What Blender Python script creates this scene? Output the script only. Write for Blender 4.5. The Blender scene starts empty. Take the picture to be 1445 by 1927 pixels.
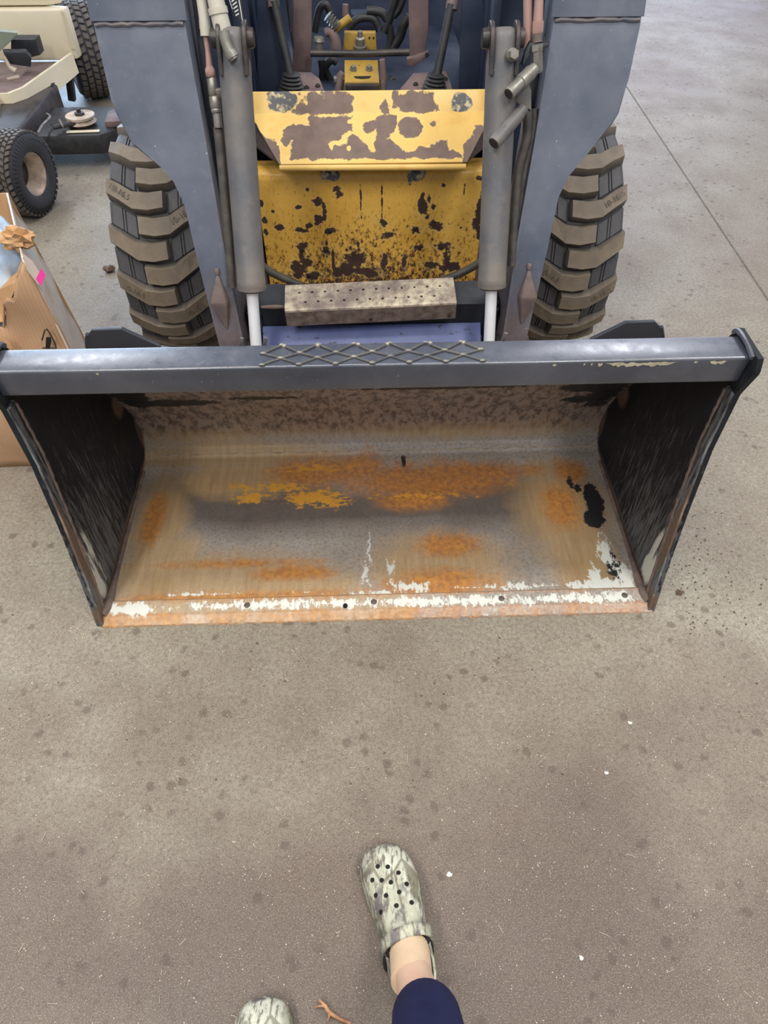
import bpy, bmesh, math, random
import numpy as np
from mathutils import Vector, Matrix, Euler
random.seed(7)
SC = bpy.context.scene
COL = SC.collection
PI = math.pi

# ------------------------------------------------------------------ camera
F = 1300.0
TH, PS = math.radians(49.0), math.radians(1.8)
CAM = Vector((-.0155, 0.0, 1.631))
FWD = Vector((math.sin(PS)*math.cos(TH), math.cos(PS)*math.cos(TH), -math.sin(TH)))
RGT = Vector((math.cos(PS), -math.sin(PS), 0))
UPV = RGT.cross(FWD)
cd = bpy.data.cameras.new('camera')
cam = bpy.data.objects.new('camera', cd); COL.objects.link(cam)
cd.sensor_fit = 'VERTICAL'; cd.sensor_height = 36.0; cd.lens = F/1927*36.0
cd.clip_start = .05; cd.clip_end = 100
m = Matrix((RGT, UPV, -FWD)).transposed().to_4x4(); m.translation = CAM
cam.matrix_world = m
SC.camera = cam

def srgb(r, g, b):
    f = lambda c: (c/255/12.92) if c/255 <= .04045 else ((c/255+.055)/1.055)**2.4
    return (f(r), f(g), f(b), 1.0)

# ------------------------------------------------------------------ light
w = bpy.data.worlds.new('world'); SC.world = w; w.use_nodes = True
bg = w.node_tree.nodes['Background']
bg.inputs[0].default_value = (.84, .91, 1.0, 1); bg.inputs[1].default_value = .46

def area(name, loc, aim, sx, sy, power, color):
    l = bpy.data.lights.new(name, 'AREA'); l.shape = 'RECTANGLE'; l.size = sx; l.size_y = sy
    l.energy = power; l.color = color
    o = bpy.data.objects.new(name, l); COL.objects.link(o); o.location = loc
    o.rotation_euler = (Vector(aim)-Vector(loc)).to_track_quat('-Z', 'Y').to_euler()
    return o
WARM = (1.0, .96, .90)
for x in (-2.9, 2.6):
    area('ceiling_strip_light', (x, 5.9, 4.5), (x, 5.9, 0), .6, 2.4, 112, (.90, .92, 1.0))
    area('ceiling_strip_light', (x, 1.6, 4.5), (x, 1.6, 0), .45, 2.2, 80, WARM)
    area('ceiling_strip_light', (x*.6, -1.6, 4.5), (x*.6, -1.6, 0), .45, 2.2, 135, WARM)
area('ceiling_strip_light', (-.35, 1.0, 4.5), (-.35, 1.0, 0), 2.2, .45, 70, WARM)
area('daylight_doorway', (-4.5, 10.5, 2.3), (-.6, 4.0, .2), 4.5, 4.0, 660, (.52, .72, 1.0))
area('daylight_doorway', (3.5, 11.0, 2.4), (1.5, 4.0, .2), 4.0, 4.0, 190, (.66, .70, 1.0))

SC.view_settings.view_transform = 'Standard'
SC.view_settings.look = 'None'
SC.view_settings.gamma = 1.0
SC.view_settings.use_curve_mapping = False
SC.view_settings.exposure = 0.0

# ------------------------------------------------------------------ helpers
def ray(px, py):
    return FWD + RGT*((px-722.5)/F) + UPV*((963.5-py)/F)
def atY(px, py, Y):
    d = ray(px, py); return CAM + d*((Y-CAM.y)/d.y)
def atZ(px, py, Z):
    d = ray(px, py); return CAM + d*((Z-CAM.z)/d.z)
def arm(px, py, off=0.0):
    """point on the sloping front plane of the loader arms, Y = 1.76 + .3 (Z - .4)"""
    d = ray(px, py)
    return CAM + d*((1.76+off+.3*(CAM.z-.4)-CAM.y)/(d.y-.3*d.z))

WL = {}
def setp(o, label=None, cat=None, group=None, kind=None):
    for k, v in (('label', label), ('category', cat), ('group', group), ('kind', kind)):
        if v: o[k] = v
    return o
def thing(name, label, cat, loc, group=None):
    o = bpy.data.objects.new(name, None); COL.objects.link(o); o.location = loc
    o.empty_display_size = .1
    WL[o.name] = Vector(loc)
    return setp(o, label, cat, group)
def link(name, data, parent=None, loc=(0, 0, 0), rot=None):
    o = bpy.data.objects.new(name, data); COL.objects.link(o)
    L = Vector(loc); WL[o.name] = L
    if parent is not None:
        o.parent = parent; o.location = L - WL[parent.name]
    else: o.location = L
    if rot is not None: o.rotation_euler = rot
    return o
def obj(name, bm, mat, parent=None, smooth=35, label=None, recalc=True, masks=None):
    if recalc: bmesh.ops.recalc_face_normals(bm, faces=bm.faces)
    me = bpy.data.meshes.new(name); 
    xs = np.array([v.co[:] for v in bm.verts])
    L = Vector(((xs[:, 0].min()+xs[:, 0].max())/2, (xs[:, 1].min()+xs[:, 1].max())/2, xs[:, 2].min()))
    if masks:
        for k, fn in masks.items():
            lay = bm.verts.layers.float.new(k)
            vals = fn(xs)
            for v, q in zip(bm.verts, vals): v[lay] = float(q)
    bmesh.ops.translate(bm, verts=bm.verts, vec=-L)
    for f in bm.faces: f.smooth = bool(smooth)
    bm.to_mesh(me); bm.free()
    if smooth: me.set_sharp_from_angle(angle=math.radians(smooth))
    me.materials.append(mat)
    o = link(name, me, parent, L)
    if label: o['label'] = label
    return o
def copy_of(src, parent, loc, rot=None):
    c = src.copy(); COL.objects.link(c); c.parent = parent
    WL[c.name] = Vector(loc); c.location = Vector(loc) - (WL[parent.name] if parent else Vector())
    if rot is not None: c.rotation_euler = rot
    return c

def box(bm, c, s, rot=None, bev=0.0):
    r = bmesh.ops.create_cube(bm, size=1.0)
    vs = r['verts']
    bmesh.ops.scale(bm, vec=s, verts=vs)
    if bev:
        es = list({e for v in vs for e in v.link_edges})
        rr = bmesh.ops.bevel(bm, geom=es, offset=bev, segments=2, affect='EDGES', profile=.5)
        vs = list({v for f in rr['faces'] for v in f.verts} | {v for v in vs if v.is_valid})
    if rot is not None: bmesh.ops.rotate(bm, cent=(0, 0, 0), matrix=Euler(rot).to_matrix(), verts=vs)
    bmesh.ops.translate(bm, vec=c, verts=vs)
    return vs
def slab(bm, pts, vec, bev=0.0, seg=2):
    """polygon of 3-D points extruded by vec"""
    a = [bm.verts.new(p) for p in pts]; b = [bm.verts.new(Vector(p)+Vector(vec)) for p in pts]
    n = len(a)
    fs = [bm.faces.new(a), bm.faces.new(b[::-1])]
    for i in range(n): fs.append(bm.faces.new((a[i], b[i], b[(i+1) % n], a[(i+1) % n])))
    if bev:
        es = list({e for f in fs[:2] for e in f.edges})
        bmesh.ops.bevel(bm, geom=es, offset=bev, segments=seg, affect='EDGES', profile=.5)
def frame_from(t):
    t = t.normalized(); a = Vector((0, 0, 1)) if abs(t.z) < .9 else Vector((1, 0, 0))
    u = a.cross(t).normalized(); return u, t.cross(u)
def tube(bm, pts, rad, seg=12, caps=True, sub=0):
    pts = [Vector(p) for p in pts]
    rs = list(rad) if hasattr(rad, '__len__') else [rad]*len(pts)
    if sub:
        q, qr = [], []
        for i in range(len(pts)-1):
            p0, p1, p2, p3 = pts[max(i-1, 0)], pts[i], pts[i+1], pts[min(i+2, len(pts)-1)]
            for k in range(sub):
                t = k/sub
                q.append(.5*((2*p1)+(p2-p0)*t+(2*p0-5*p1+4*p2-p3)*t*t+(3*p1-p0-3*p2+p3)*t**3))
                qr.append(rs[i]*(1-t)+rs[i+1]*t)
        pts, rs = q+[pts[-1]], qr+[rs[-1]]
    rings = []; u = None
    for i, p in enumerate(pts):
        t = (pts[min(i+1, len(pts)-1)]-pts[max(i-1, 0)])
        if t.length < 1e-9: t = pts[i]-pts[max(i-2, 0)]
        t.normalize()
        if u is None: u, v = frame_from(t)
        else:
            u = (u - t*u.dot(t)).normalized(); v = t.cross(u)
        rings.append([bm.verts.new(p + (u*math.cos(a)+v*math.sin(a))*rs[i]) for a in [2*PI*k/seg for k in range(seg)]])
    for a, b in zip(rings, rings[1:]):
        for k in range(seg): bm.faces.new((a[k], a[(k+1) % seg], b[(k+1) % seg], b[k]))
    if caps:
        bm.faces.new(rings[0][::-1]); bm.faces.new(rings[-1])
    return rings
def steps(bm, p0, p1, prof, seg=16):
    """turned piece along p0->p1; prof = [(t, r), ...]"""
    p0, p1 = Vector(p0), Vector(p1); t = (p1-p0).normalized(); u, v = frame_from(t)
    rings = []
    for s, r in prof:
        c = p0+(p1-p0)*s
        rings.append([bm.verts.new(c+(u*math.cos(a)+v*math.sin(a))*r) for a in [2*PI*(k+.5)/seg for k in range(seg)]])
    for a, b in zip(rings, rings[1:]):
        for k in range(seg): bm.faces.new((a[k], a[(k+1) % seg], b[(k+1) % seg], b[k]))
    bm.faces.new(rings[0][::-1]); bm.faces.new(rings[-1])
def lathe_x(bm, prof, c=(0, 0, 0), seg=48, close=False):
    """revolve (x, r) about the X axis through c"""
    c = Vector(c); rings = []
    for x, r in prof:
        rings.append([bm.verts.new(c+Vector((x, -r*math.cos(a), r*math.sin(a)))) for a in [2*PI*k/seg for k in range(seg)]])
    for a, b in zip(rings, rings[1:]):
        for k in range(seg): bm.faces.new((a[k], a[(k+1) % seg], b[(k+1) % seg], b[k]))
    if close:
        bm.faces.new(rings[0][::-1]); bm.faces.new(rings[-1])
def hexbolt(bm, p, n, r=.012, h=.009, washer=True):
    p, n = Vector(p), Vector(n).normalized()
    if washer: steps(bm, p, p+n*.003, [(0, r*1.45), (1, r*1.45)], 14)
    steps(bm, p+n*.002, p+n*(.002+h), [(0, r), (.8, r), (1, r*.85)], 6)
def grid(bm, fn, nu, nv):
    vs = [[bm.verts.new(fn(i/nu, j/nv)) for i in range(nu+1)] for j in range(nv+1)]
    for j in range(nv):
        for i in range(nu): bm.faces.new((vs[j][i], vs[j][i+1], vs[j+1][i+1], vs[j+1][i]))
    return vs
def BM(): return bmesh.new()

# signed fields for worn paint, stains, chips and darker bands
def ell(P, c, r):
    """positive inside the ellipse (c, r), 1 at its centre"""
    d = np.sqrt(((P[:, 0]-c[0])/r[0])**2+((P[:, 1]-c[1])/r[1])**2)
    return (1-d)*min(1.0, max(.25, min(r)/.03))
def ells(P, L):
    v = np.full(len(P), -1.5)
    for (x, y, rx, ry) in L: v = np.maximum(v, ell(P, (x, y), (rx, ry)))
    return v
def polysd(P, poly):
    """signed distance to a polygon, positive inside"""
    poly = np.array(poly, float); n = len(poly)
    d = np.full(len(P), 1e9); ins = np.zeros(len(P), bool)
    for i in range(n):
        a, b = poly[i], poly[(i+1) % n]
        e = b-a; q = P-a
        t = np.clip((q@e)/max(e@e, 1e-12), 0, 1)
        d = np.minimum(d, np.linalg.norm(q-t[:, None]*e, axis=1))
        c = ((a[1] <= P[:, 1]) != (b[1] <= P[:, 1]))
        with np.errstate(divide='ignore', invalid='ignore'):
            xi = a[0]+(P[:, 1]-a[1])*(b[0]-a[0])/(b[1]-a[1] if b[1] != a[1] else 1e-12)
        ins ^= c & (P[:, 0] < xi)
    return np.where(ins, d, -d)

# ------------------------------------------------------------------ node materials
class NT:
    def __init__(s, name):
        s.mat = bpy.data.materials.new(name); s.mat.use_nodes = True
        s.t = s.mat.node_tree; s.b = s.t.nodes['Principled BSDF']
        s.tc = s.t.nodes.new('ShaderNodeTexCoord').outputs['Object']
    def lk(s, sock, v):
        if hasattr(v, 'node'): s.t.links.new(v, sock)
        else: sock.default_value = v
    def noise(s, scale, det=4.0, rough=.55, vec=None, dist=0.0):
        n = s.t.nodes.new('ShaderNodeTexNoise'); n.inputs['Scale'].default_value = scale
        n.inputs['Detail'].default_value = det; n.inputs['Roughness'].default_value = rough
        n.inputs['Distortion'].default_value = dist
        s.t.links.new(vec or s.tc, n.inputs['Vector']); return n.outputs[0]
    def vor(s, scale, vec=None, feat='F1', out='Distance', rnd=1.0):
        n = s.t.nodes.new('ShaderNodeTexVoronoi'); n.feature = feat
        n.inputs['Scale'].default_value = scale; n.inputs['Randomness'].default_value = rnd
        s.t.links.new(vec or s.tc, n.inputs['Vector']); return n.outputs[out]
    def wave(s, scale, dist=2.0, vec=None, det=2.0, direction='X'):
        n = s.t.nodes.new('ShaderNodeTexWave'); n.inputs['Scale'].default_value = scale; n.bands_direction = direction
        n.inputs['Distortion'].default_value = dist; n.inputs['Detail'].default_value = det
        s.t.links.new(vec or s.tc, n.inputs['Vector']); return n.outputs['Fac']
    def warp(s, scale=(1, 1, 1), rot=(0, 0, 0), loc=(0, 0, 0)):
        n = s.t.nodes.new('ShaderNodeMapping'); n.inputs['Scale'].default_value = scale
        n.inputs['Rotation'].default_value = rot; n.inputs['Location'].default_value = loc
        s.t.links.new(s.tc, n.inputs['Vector']); return n.outputs[0]
    def mr(s, v, a, b, c=0.0, d=1.0):
        n = s.t.nodes.new('ShaderNodeMapRange'); s.lk(n.inputs[0], v)
        for i, x in enumerate((a, b, c, d)): n.inputs[i+1].default_value = x
        return n.outputs[0]
    def m(s, op, a, b=0.0):
        n = s.t.nodes.new('ShaderNodeMath'); n.operation = op; s.lk(n.inputs[0], a); s.lk(n.inputs[1], b)
        return n.outputs[0]
    def mix(s, f, a, b):
        n = s.t.nodes.new('ShaderNodeMix'); n.data_type = 'RGBA'
        s.lk(n.inputs[0], f); s.lk(n.inputs[6], a); s.lk(n.inputs[7], b); return n.outputs[2]
    def attr(s, name):
        n = s.t.nodes.new('ShaderNodeAttribute'); n.attribute_name = name; return n.outputs['Fac']
    def mask(s, name, noise, amp=.6, edge=.06, off=0.0):
        v = s.m('ADD', s.attr(name), s.m('MULTIPLY', s.m('SUBTRACT', noise, .5), amp))
        return s.mr(v, off-edge, off+edge)
    def done(s, base, rough=.5, metal=0.0, bump=None, bs=.3, bd=.002, spec=.5, coat=0.0):
        s.lk(s.b.inputs['Base Color'], base); s.lk(s.b.inputs['Roughness'], rough); s.lk(s.b.inputs['Metallic'], metal)
        s.b.inputs['Specular IOR Level'].default_value = spec
        s.b.inputs['Coat Weight'].default_value = coat
        if bump is not None:
            n = s.t.nodes.new('ShaderNodeBump'); n.inputs['Strength'].default_value = bs; n.inputs['Distance'].default_value = bd
            s.t.links.new(bump, n.inputs['Height']); s.t.links.new(n.outputs[0], s.b.inputs['Normal'])
        return s.mat

def simple(name, c, c2=None, rough=.5, metal=0.0, scale=12, bs=.2, spec=.5, fine=120):
    n = NT(name)
    a = n.noise(scale, 5); f = n.noise(fine, 3)
    base = n.mix(n.mr(a, .35, .68), c, c2) if c2 else c
    return n.done(base, n.mr(a, .3, .7, rough-.07, rough+.07), metal, f, bs, .001, spec)

def worn_paint(name, c, dust, chip, rough=.42, dust_amt=.5, chip_t=.72, scale=9, spec=.5, cs=48, low=None):
    n = NT(name)
    big = n.noise(scale*.35, 5, .6); mid = n.noise(scale*2.2, 6, .62); fine = n.noise(170, 3)
    base = n.mix(n.mr(big, .35, .75, 0, dust_amt), c, dust)
    base = n.mix(n.mr(mid, .58, .8, 0, dust_amt*.6), base, dust)
    scr = n.noise(60, 2, .5, n.warp((1, 1, .07)))
    base = n.mix(n.mr(scr, .72, .8, 0, .45), base, dust)
    if low:
        sx = n.t.nodes.new('ShaderNodeSeparateXYZ'); n.t.links.new(n.tc, sx.inputs[0])
        lm = n.mr(n.m('ADD', sx.outputs[2], n.m('MULTIPLY', n.m('SUBTRACT', n.noise(18, 5, .65), .5), .35)), .16, .36, .85, 0.0)
        base = n.mix(lm, base, n.mix(n.mr(mid, .35, .65), low, tuple(c*.6 for c in low[:3])+(1,)))
    ch = n.noise(cs, 4, .6)
    chm = n.mr(ch, chip_t, chip_t+.03)
    base = n.mix(chm, base, chip)
    h = n.m('SUBTRACT', n.m('MULTIPLY', fine, .25), chm)
    return n.done(base, n.mr(mid, .3, .75, rough-.06, rough+.14), 0.0, h, .25, .0012, spec)

# concrete
n = NT('concrete_floor')
big = n.noise(.55, 4, .6); med = n.noise(3.2, 6, .65); fine = n.noise(95, 4, .7); vf = n.noise(420, 2, .6)
base = n.mix(n.mr(big, .36, .62), srgb(157, 152, 135), srgb(134, 125, 111))
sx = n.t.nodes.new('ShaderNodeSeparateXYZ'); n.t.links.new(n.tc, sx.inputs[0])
near_brown_shade = n.mr(n.m('ADD', n.m('ABSOLUTE', n.m('ADD', sx.outputs[1], 3.75)), n.m('MULTIPLY', n.m('SUBTRACT', n.noise(2.4, 6, .62), .5), 1.3)), .10, .66, 1.0, 0.0)
base = n.mix(n.m('MULTIPLY', near_brown_shade, .85), base, srgb(90, 75, 67))  # browner floor near the feet, with the person's shade painted in
base = n.mix(n.mr(med, .42, .72, 0, .55), base, srgb(110, 93, 83))
base = n.mix(n.mr(fine, .40, .66, 0, .55), base, srgb(92, 79, 69))
base = n.mix(n.mr(vf, .54, .70, 0, .6), base, srgb(186, 174, 158))
base = n.mix(n.mr(n.noise(300, 2, .6, n.warp((1, 1, 1), (0, 0, 0), (3, 5, 1))), .54, .68, 0, .55), base, srgb(66, 55, 47))
sp = n.vor(21, rnd=1.0); spn = n.noise(5.5, 3)
spv = n.m('ADD', sp, n.m('MULTIPLY', n.m('SUBTRACT', n.noise(70, 4), .5), .42))
spm = n.m('MULTIPLY', n.mr(spv, .27, .17), n.mr(spn, .46, .54))
base = n.mix(n.m('MULTIPLY', spm, .5), base, srgb(72, 58, 50))
wh = n.m('MULTIPLY', n.mr(n.vor(130), .17, .10), n.mr(n.noise(40, 2), .57, .63))
base = n.mix(wh, base, srgb(225, 214, 200))
h = n.m('ADD', fine, n.m('MULTIPLY', vf, .5))
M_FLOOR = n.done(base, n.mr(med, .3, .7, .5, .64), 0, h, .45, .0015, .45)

M_ARM = worn_paint('slate_arm_paint', srgb(76, 84, 100), srgb(122, 126, 138), srgb(200, 200, 200), .38, .8, .715, 11, .7, 130, srgb(104, 90, 88))
M_ARMTOP = worn_paint('slate_arm_top_paint', srgb(76, 84, 100), srgb(122, 126, 138), srgb(200, 200, 200), .38, .8, .715, 11, .7, 130)
M_BLACK = worn_paint('black_bucket_paint', srgb(58, 62, 74), srgb(112, 112, 116), srgb(205, 195, 180), .28, .4, .74, 14, .9)
M_BAR = worn_paint('scuffed_black_bar_paint', srgb(52, 57, 70), srgb(112, 114, 122), srgb(214, 208, 196), .26, .45, .72, 14, 1.0, 150)
M_ARMWELD = simple('painted_over_weld', srgb(116, 104, 102), srgb(88, 92, 104), .55, 0, 22, .5)
M_DARK = worn_paint('dark_frame_paint', srgb(26, 30, 38), srgb(58, 58, 62), srgb(110, 90, 75), .5, .35, .78)
M_BARREL = worn_paint('dusty_cylinder_paint', srgb(78, 80, 86), srgb(126, 116, 104), srgb(190, 186, 176), .48, .95, .74, 14, .5, 110)
M_CHROME = simple('chrome_rod', srgb(232, 236, 242), None, .2, .35, bs=.0)
M_SEAM = simple('steel_seam', srgb(196, 176, 150), srgb(160, 140, 120), .6, 0, 30, .4)
M_STEPF = simple('shaded_step_front', srgb(84, 70, 66), srgb(118, 106, 98), .6, 0, 40, .4)  # brown step front, darkened: the shade of the upright face is painted in
M_RUST = simple('brown_rusted_steel', srgb(84, 73, 72), srgb(112, 96, 88), .62, 0.0, 20, .4)
M_WELD = simple('rusty_weld_bead', srgb(132, 112, 100), srgb(92, 84, 84), .6, 0.0, 30, .6)
M_CABBROWN = simple('dusty_brown_cab_plate', srgb(118, 98, 94), srgb(86, 74, 78), .65, 0.0, 14, .3)
M_CABDARK = simple('glare_navy_cab_panel', srgb(34, 44, 66), srgb(58, 66, 84), .5, 0.0, 7, .2)  # bluish veil of glare over the dark cab is put into this navy
M_BLKRUB = simple('black_rubber', srgb(30, 31, 34), srgb(48, 48, 50), .55, 0.0, 20, .3)
M_HOSE = simple('dusty_rubber_hose', srgb(58, 56, 54), srgb(86, 80, 74), .6, 0.0, 25, .3)
M_DARKSTEEL = simple('dark_oily_steel', srgb(46, 44, 46), srgb(74, 66, 62), .4, .3, 20, .3)
M_ZINC = simple('zinc_fitting', srgb(150, 148, 140), srgb(118, 112, 104), .42, .55, 25, .3)
M_CREAMPIPE = worn_paint('cream_sleeve_paint', srgb(186, 182, 168), srgb(150, 140, 128), srgb(110, 96, 88), .5, .5, .75, 25)
M_TANPIPE = worn_paint('tan_primer_pipe', srgb(158, 126, 118), srgb(134, 108, 102), srgb(110, 90, 84), .55, .5, .78, 25)
M_VALVEY = worn_paint('dirty_yellow_valve_paint', srgb(180, 146, 62), srgb(110, 88, 50), srgb(60, 52, 46), .5, .6, .66, 30)
M_BLACKHOLE = simple('black_void', srgb(10, 10, 10), None, .8)
M_COUPLER = None
n = NT('daylit_blue_coupler')
sp = n.mr(n.noise(34, 5, .7, n.warp((.6, 1.6, 1))), .60, .64)
base = n.mix(n.mr(n.noise(8, 4), .3, .7), srgb(62, 74, 122), srgb(84, 94, 140))  # blue of the daylight on the plate is put into its colour
base = n.mix(sp, base, srgb(26, 28, 38))
M_COUPLER = n.done(base, .45, 0, sp, .2, .002)

# bare and rusty bucket steel, attributes orange / white / black / tan
n = NT('rusty_bucket_steel')
big = n.noise(3.0, 5, .6); med = n.noise(16, 6, .65); fine = n.noise(110, 4, .7)
streak = n.noise(20, 4, .6, n.warp((3.2, .35, .35)))
base = n.mix(n.mr(big, .3, .7), srgb(186, 180, 174), srgb(158, 148, 138))
base = n.mix(n.mr(streak, .45, .75, 0, .6), base, srgb(184, 172, 156))
base = n.mix(n.mr(fine, .46, .64, 0, .5), base, srgb(112, 100, 92))
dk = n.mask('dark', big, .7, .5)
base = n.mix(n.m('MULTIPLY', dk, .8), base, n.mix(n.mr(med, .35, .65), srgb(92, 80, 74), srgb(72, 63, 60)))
tn = n.mask('tan', med, .9, .35)
base = n.mix(n.m('MULTIPLY', tn, .75), base, n.mix(n.mr(streak, .3, .7), srgb(206, 174, 124), srgb(178, 144, 102)))
cr = n.mask('crust', med, .9, .25)
fl = n.noise(46, 6, .75, n.warp((1, .55, .55)))
base = n.mix(n.m('MULTIPLY', cr, .88), base, n.mix(n.mr(fl, .46, .58), srgb(172, 154, 142), srgb(92, 84, 82)))
og = n.mask('orange', n.m('ADD', n.m('MULTIPLY', med, .6), n.m('MULTIPLY', fine, .4)), 1.9, .34, .10)
base = n.mix(n.m('MULTIPLY', og, .82), base, n.mix(n.mr(n.noise(60, 4), .35, .65), srgb(212, 142, 58), srgb(164, 104, 54)))
yl = n.mask('yellow', n.noise(60, 6, .75, n.warp((.6, 1.2, 1.2))), 5.0, .14, .16)
base = n.mix(n.m('MULTIPLY', yl, .9), base, srgb(222, 160, 56))
bk = n.mask('black', n.noise(40, 5, .7), 1.5, .06)
base = n.mix(bk, base, srgb(44, 44, 46))
wt = n.mask('white', n.noise(70, 6, .75, n.warp((1, .5, 1))), 3.2, .06)
base = n.mix(wt, base, srgb(226, 228, 220))
spk = n.mr(n.noise(150, 2, .6, n.warp((1, .35, .35))), .73, .78)
base = n.mix(n.m('MULTIPLY', spk, .6), base, srgb(214, 190, 140))
h = n.m('ADD', n.m('MULTIPLY', fine, .5), n.m('MULTIPLY', wt, .5))
M_STEEL = n.done(base, n.m('ADD', n.mr(med, .3, .7, .38, .55), n.m('MULTIPLY', og, .15)), .12, h, .35, .0015, .5)

# black side plates with scratches towards the cutting edge
n = NT('scratched_black_side_plate')
med = n.noise(14, 6, .65)
s1 = n.noise(150, 4, .7, n.warp((1, 1, .08), (.35, 0, 0))); s2 = n.noise(120, 4, .7, n.warp((1, 1, .08), (-.25, 0, 0)))
sc = n.m('MAXIMUM', s1, s2)
base = n.mix(n.mr(med, .4, .75, 0, .5), srgb(18, 22, 28), srgb(46, 50, 56))
wear = n.attr('wear')
base = n.mix(n.m('MULTIPLY', n.mr(n.m('ADD', sc, n.m('MULTIPLY', wear, .22)), .60, .78), .6), base, srgb(134, 134, 136))
pale = n.mask('pale', n.noise(60, 4, .7, n.warp((1, 1, .14))), 1.8, .12)
base = n.mix(pale, base, srgb(196, 196, 186))
rst = n.mask('rust', med, .8, .2)
base = n.mix(rst, base, n.mix(n.noise(70, 4), srgb(82, 70, 62), srgb(124, 100, 84)))
M_SIDE = n.done(base, n.mr(med, .3, .7, .55, .7), 0, n.noise(130, 3), .25, .001, .3)

# yellow paint over brown steel
def yellow(name, rustscale, amp, edge, brown, brown2, specks, y1=srgb(238, 192, 96), y2=srgb(226, 174, 74)):
    n = NT(name)
    nz = n.noise(rustscale, 6, .65); big = n.noise(5, 4); fine = n.noise(120, 3)
    base = n.mix(n.mr(big, .3, .7), y1, y2)
    base = n.mix(n.mr(n.noise(18, 5, .6), .55, .75, 0, .5), base, srgb(206, 150, 66))
    spv = n.m('ADD', n.noise(95, 6, .75, n.warp((1, 1, .6))), n.m('MULTIPLY', n.attr('grime'), .30))
    spm = n.mr(spv, specks, specks+.035)
    halo = n.mr(spv, specks-.10, specks, 0, .55)
    base = n.mix(halo, base, srgb(160, 98, 36))
    bro = n.mix(n.mr(n.noise(30, 4), .3, .7), brown, brown2)
    base = n.mix(spm, base, srgb(74, 50, 38))
    pk = n.mask('peel', nz, amp, edge)
    rim = n.m('SUBTRACT', n.mask('peel', nz, amp, edge*2, -edge*2.2), pk)
    base = n.mix(n.m('MULTIPLY', rim, .5), base, srgb(240, 206, 130))
    base = n.mix(pk, base, bro)
    gr = n.mask('grey', n.noise(40, 5), .8, .05)
    base = n.mix(gr, base, n.mix(n.mr(n.noise(60, 4), .5, .62), srgb(84, 84, 88), srgb(196, 180, 140)))
    cov = n.m('SUBTRACT', 1.0, n.m('MAXIMUM', pk, spm))
    return n.done(base, n.mr(cov, 0, 1, .62, .33), 0, n.m('ADD', cov, n.m('MULTIPLY', fine, .2)), .5, .0015)
M_YEL1 = yellow('peeling_yellow_paint', 34, .20, .008, srgb(122, 102, 92), srgb(106, 88, 80), .80, srgb(232, 196, 120), srgb(224, 182, 98))
M_YEL2 = yellow('rust_spotted_yellow_paint', 52, 2.0, .07, srgb(62, 44, 40), srgb(78, 58, 48), .66)

# rubber of the big tyres: dusty tread faces, darker flanks
def tyre(name, top, dark):
    n = NT(name); a = n.noise(14, 5); f = n.noise(140, 3)
    base = n.mix(n.mr(a, .3, .7), dark, tuple(c*.75 for c in dark[:3])+(1,))
    d = n.m('MULTIPLY', n.attr('tread'), n.mr(a, .2, .6, .75, 1))
    base = n.mix(d, base, n.mix(n.mr(n.noise(30, 4), .35, .65), top, tuple(c*.8 for c in top[:3])+(1,)))
    return n.done(base, .62, 0, f, .3, .001, .4)
M_TYRE = tyre('dusty_tyre_rubber', srgb(124, 112, 96), srgb(80, 79, 82))
M_TURF = tyre('turf_tyre_rubber', srgb(96, 88, 82), srgb(52, 54, 60))
M_RIM = simple('off_white_wheel_rim', srgb(206, 188, 170), srgb(140, 124, 112), .5)
M_CREAM = simple('cream_plastic_body', srgb(224, 214, 188), srgb(214, 203, 178), .38, 0, 3, .05)
M_MAT = simple('brown_foot_mat', srgb(126, 108, 104), srgb(108, 92, 88), .75, 0, 20, .4)
M_GREEN = simple('grey_green_panel', srgb(128, 138, 122), srgb(112, 122, 110), .4, 0, 6, .1)
M_CARD = None
n = NT('corrugated_cardboard')
fl = n.wave(28, 1.2, None, 2, 'X'); a = n.noise(6, 4)
base = n.mix(n.mr(a, .3, .7), srgb(186, 150, 118), srgb(166, 130, 98))
base = n.mix(n.mr(fl, .8, 1.0, 0, .25), base, srgb(130, 98, 72))
M_CARD = n.done(base, .7, 0, n.noise(24, 3, .5, n.warp((1, 1, .1))), .25, .003)
M_CARDIN = simple('bare_brown_cardboard', srgb(196, 156, 112), srgb(170, 128, 88), .75, 0, 10, .3)
M_TAPE = simple('clear_packing_tape', srgb(206, 192, 184), srgb(188, 170, 158), .22, 0, 9, .1)
M_PINK = simple('pink_sticker_paper', srgb(250, 70, 170), srgb(240, 60, 158), .5, 0, 20, .05)
M_BLUEBAG = simple('pale_blue_plastic', srgb(168, 194, 226), srgb(206, 220, 236), .28, 0, 10, .3)
M_SKIN = simple('pale_ankle_skin', srgb(224, 190, 166), srgb(216, 176, 154), .5, 0, 18, .12)
M_SOCK = simple('beige_sock_knit', srgb(222, 196, 166), srgb(212, 184, 152), .8, 0, 30, .4, fine=420)
M_NAVY = simple('navy_legging_cloth', srgb(26, 30, 66), srgb(34, 38, 76), .8, 0, 25, .4, .25, 500)
M_WOOD = simple('dry_twig_bark', srgb(196, 150, 112), srgb(150, 106, 78), .7, 0, 60, .5)
M_STONE = simple('pale_chip', srgb(228, 224, 214), None, .6)
M_DIRT = simple('dry_dirt', srgb(112, 92, 76), srgb(78, 62, 52), .9, 0, 60, .5)
n = NT('bark_print_camo')
a = n.noise(24, 6, .7, n.warp((1.2, .6, 1))); b = n.noise(70, 5, .75, n.warp((1.6, .35, 1)))
base = n.mix(n.mr(a, .45, .56), srgb(178, 178, 158), srgb(104, 97, 98))
base = n.mix(n.mr(n.noise(16, 3), .52, .60, 0, .8), base, srgb(206, 208, 192))
base = n.mix(n.mr(b, .53, .60, 0, .8), base, srgb(82, 77, 66))
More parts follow.
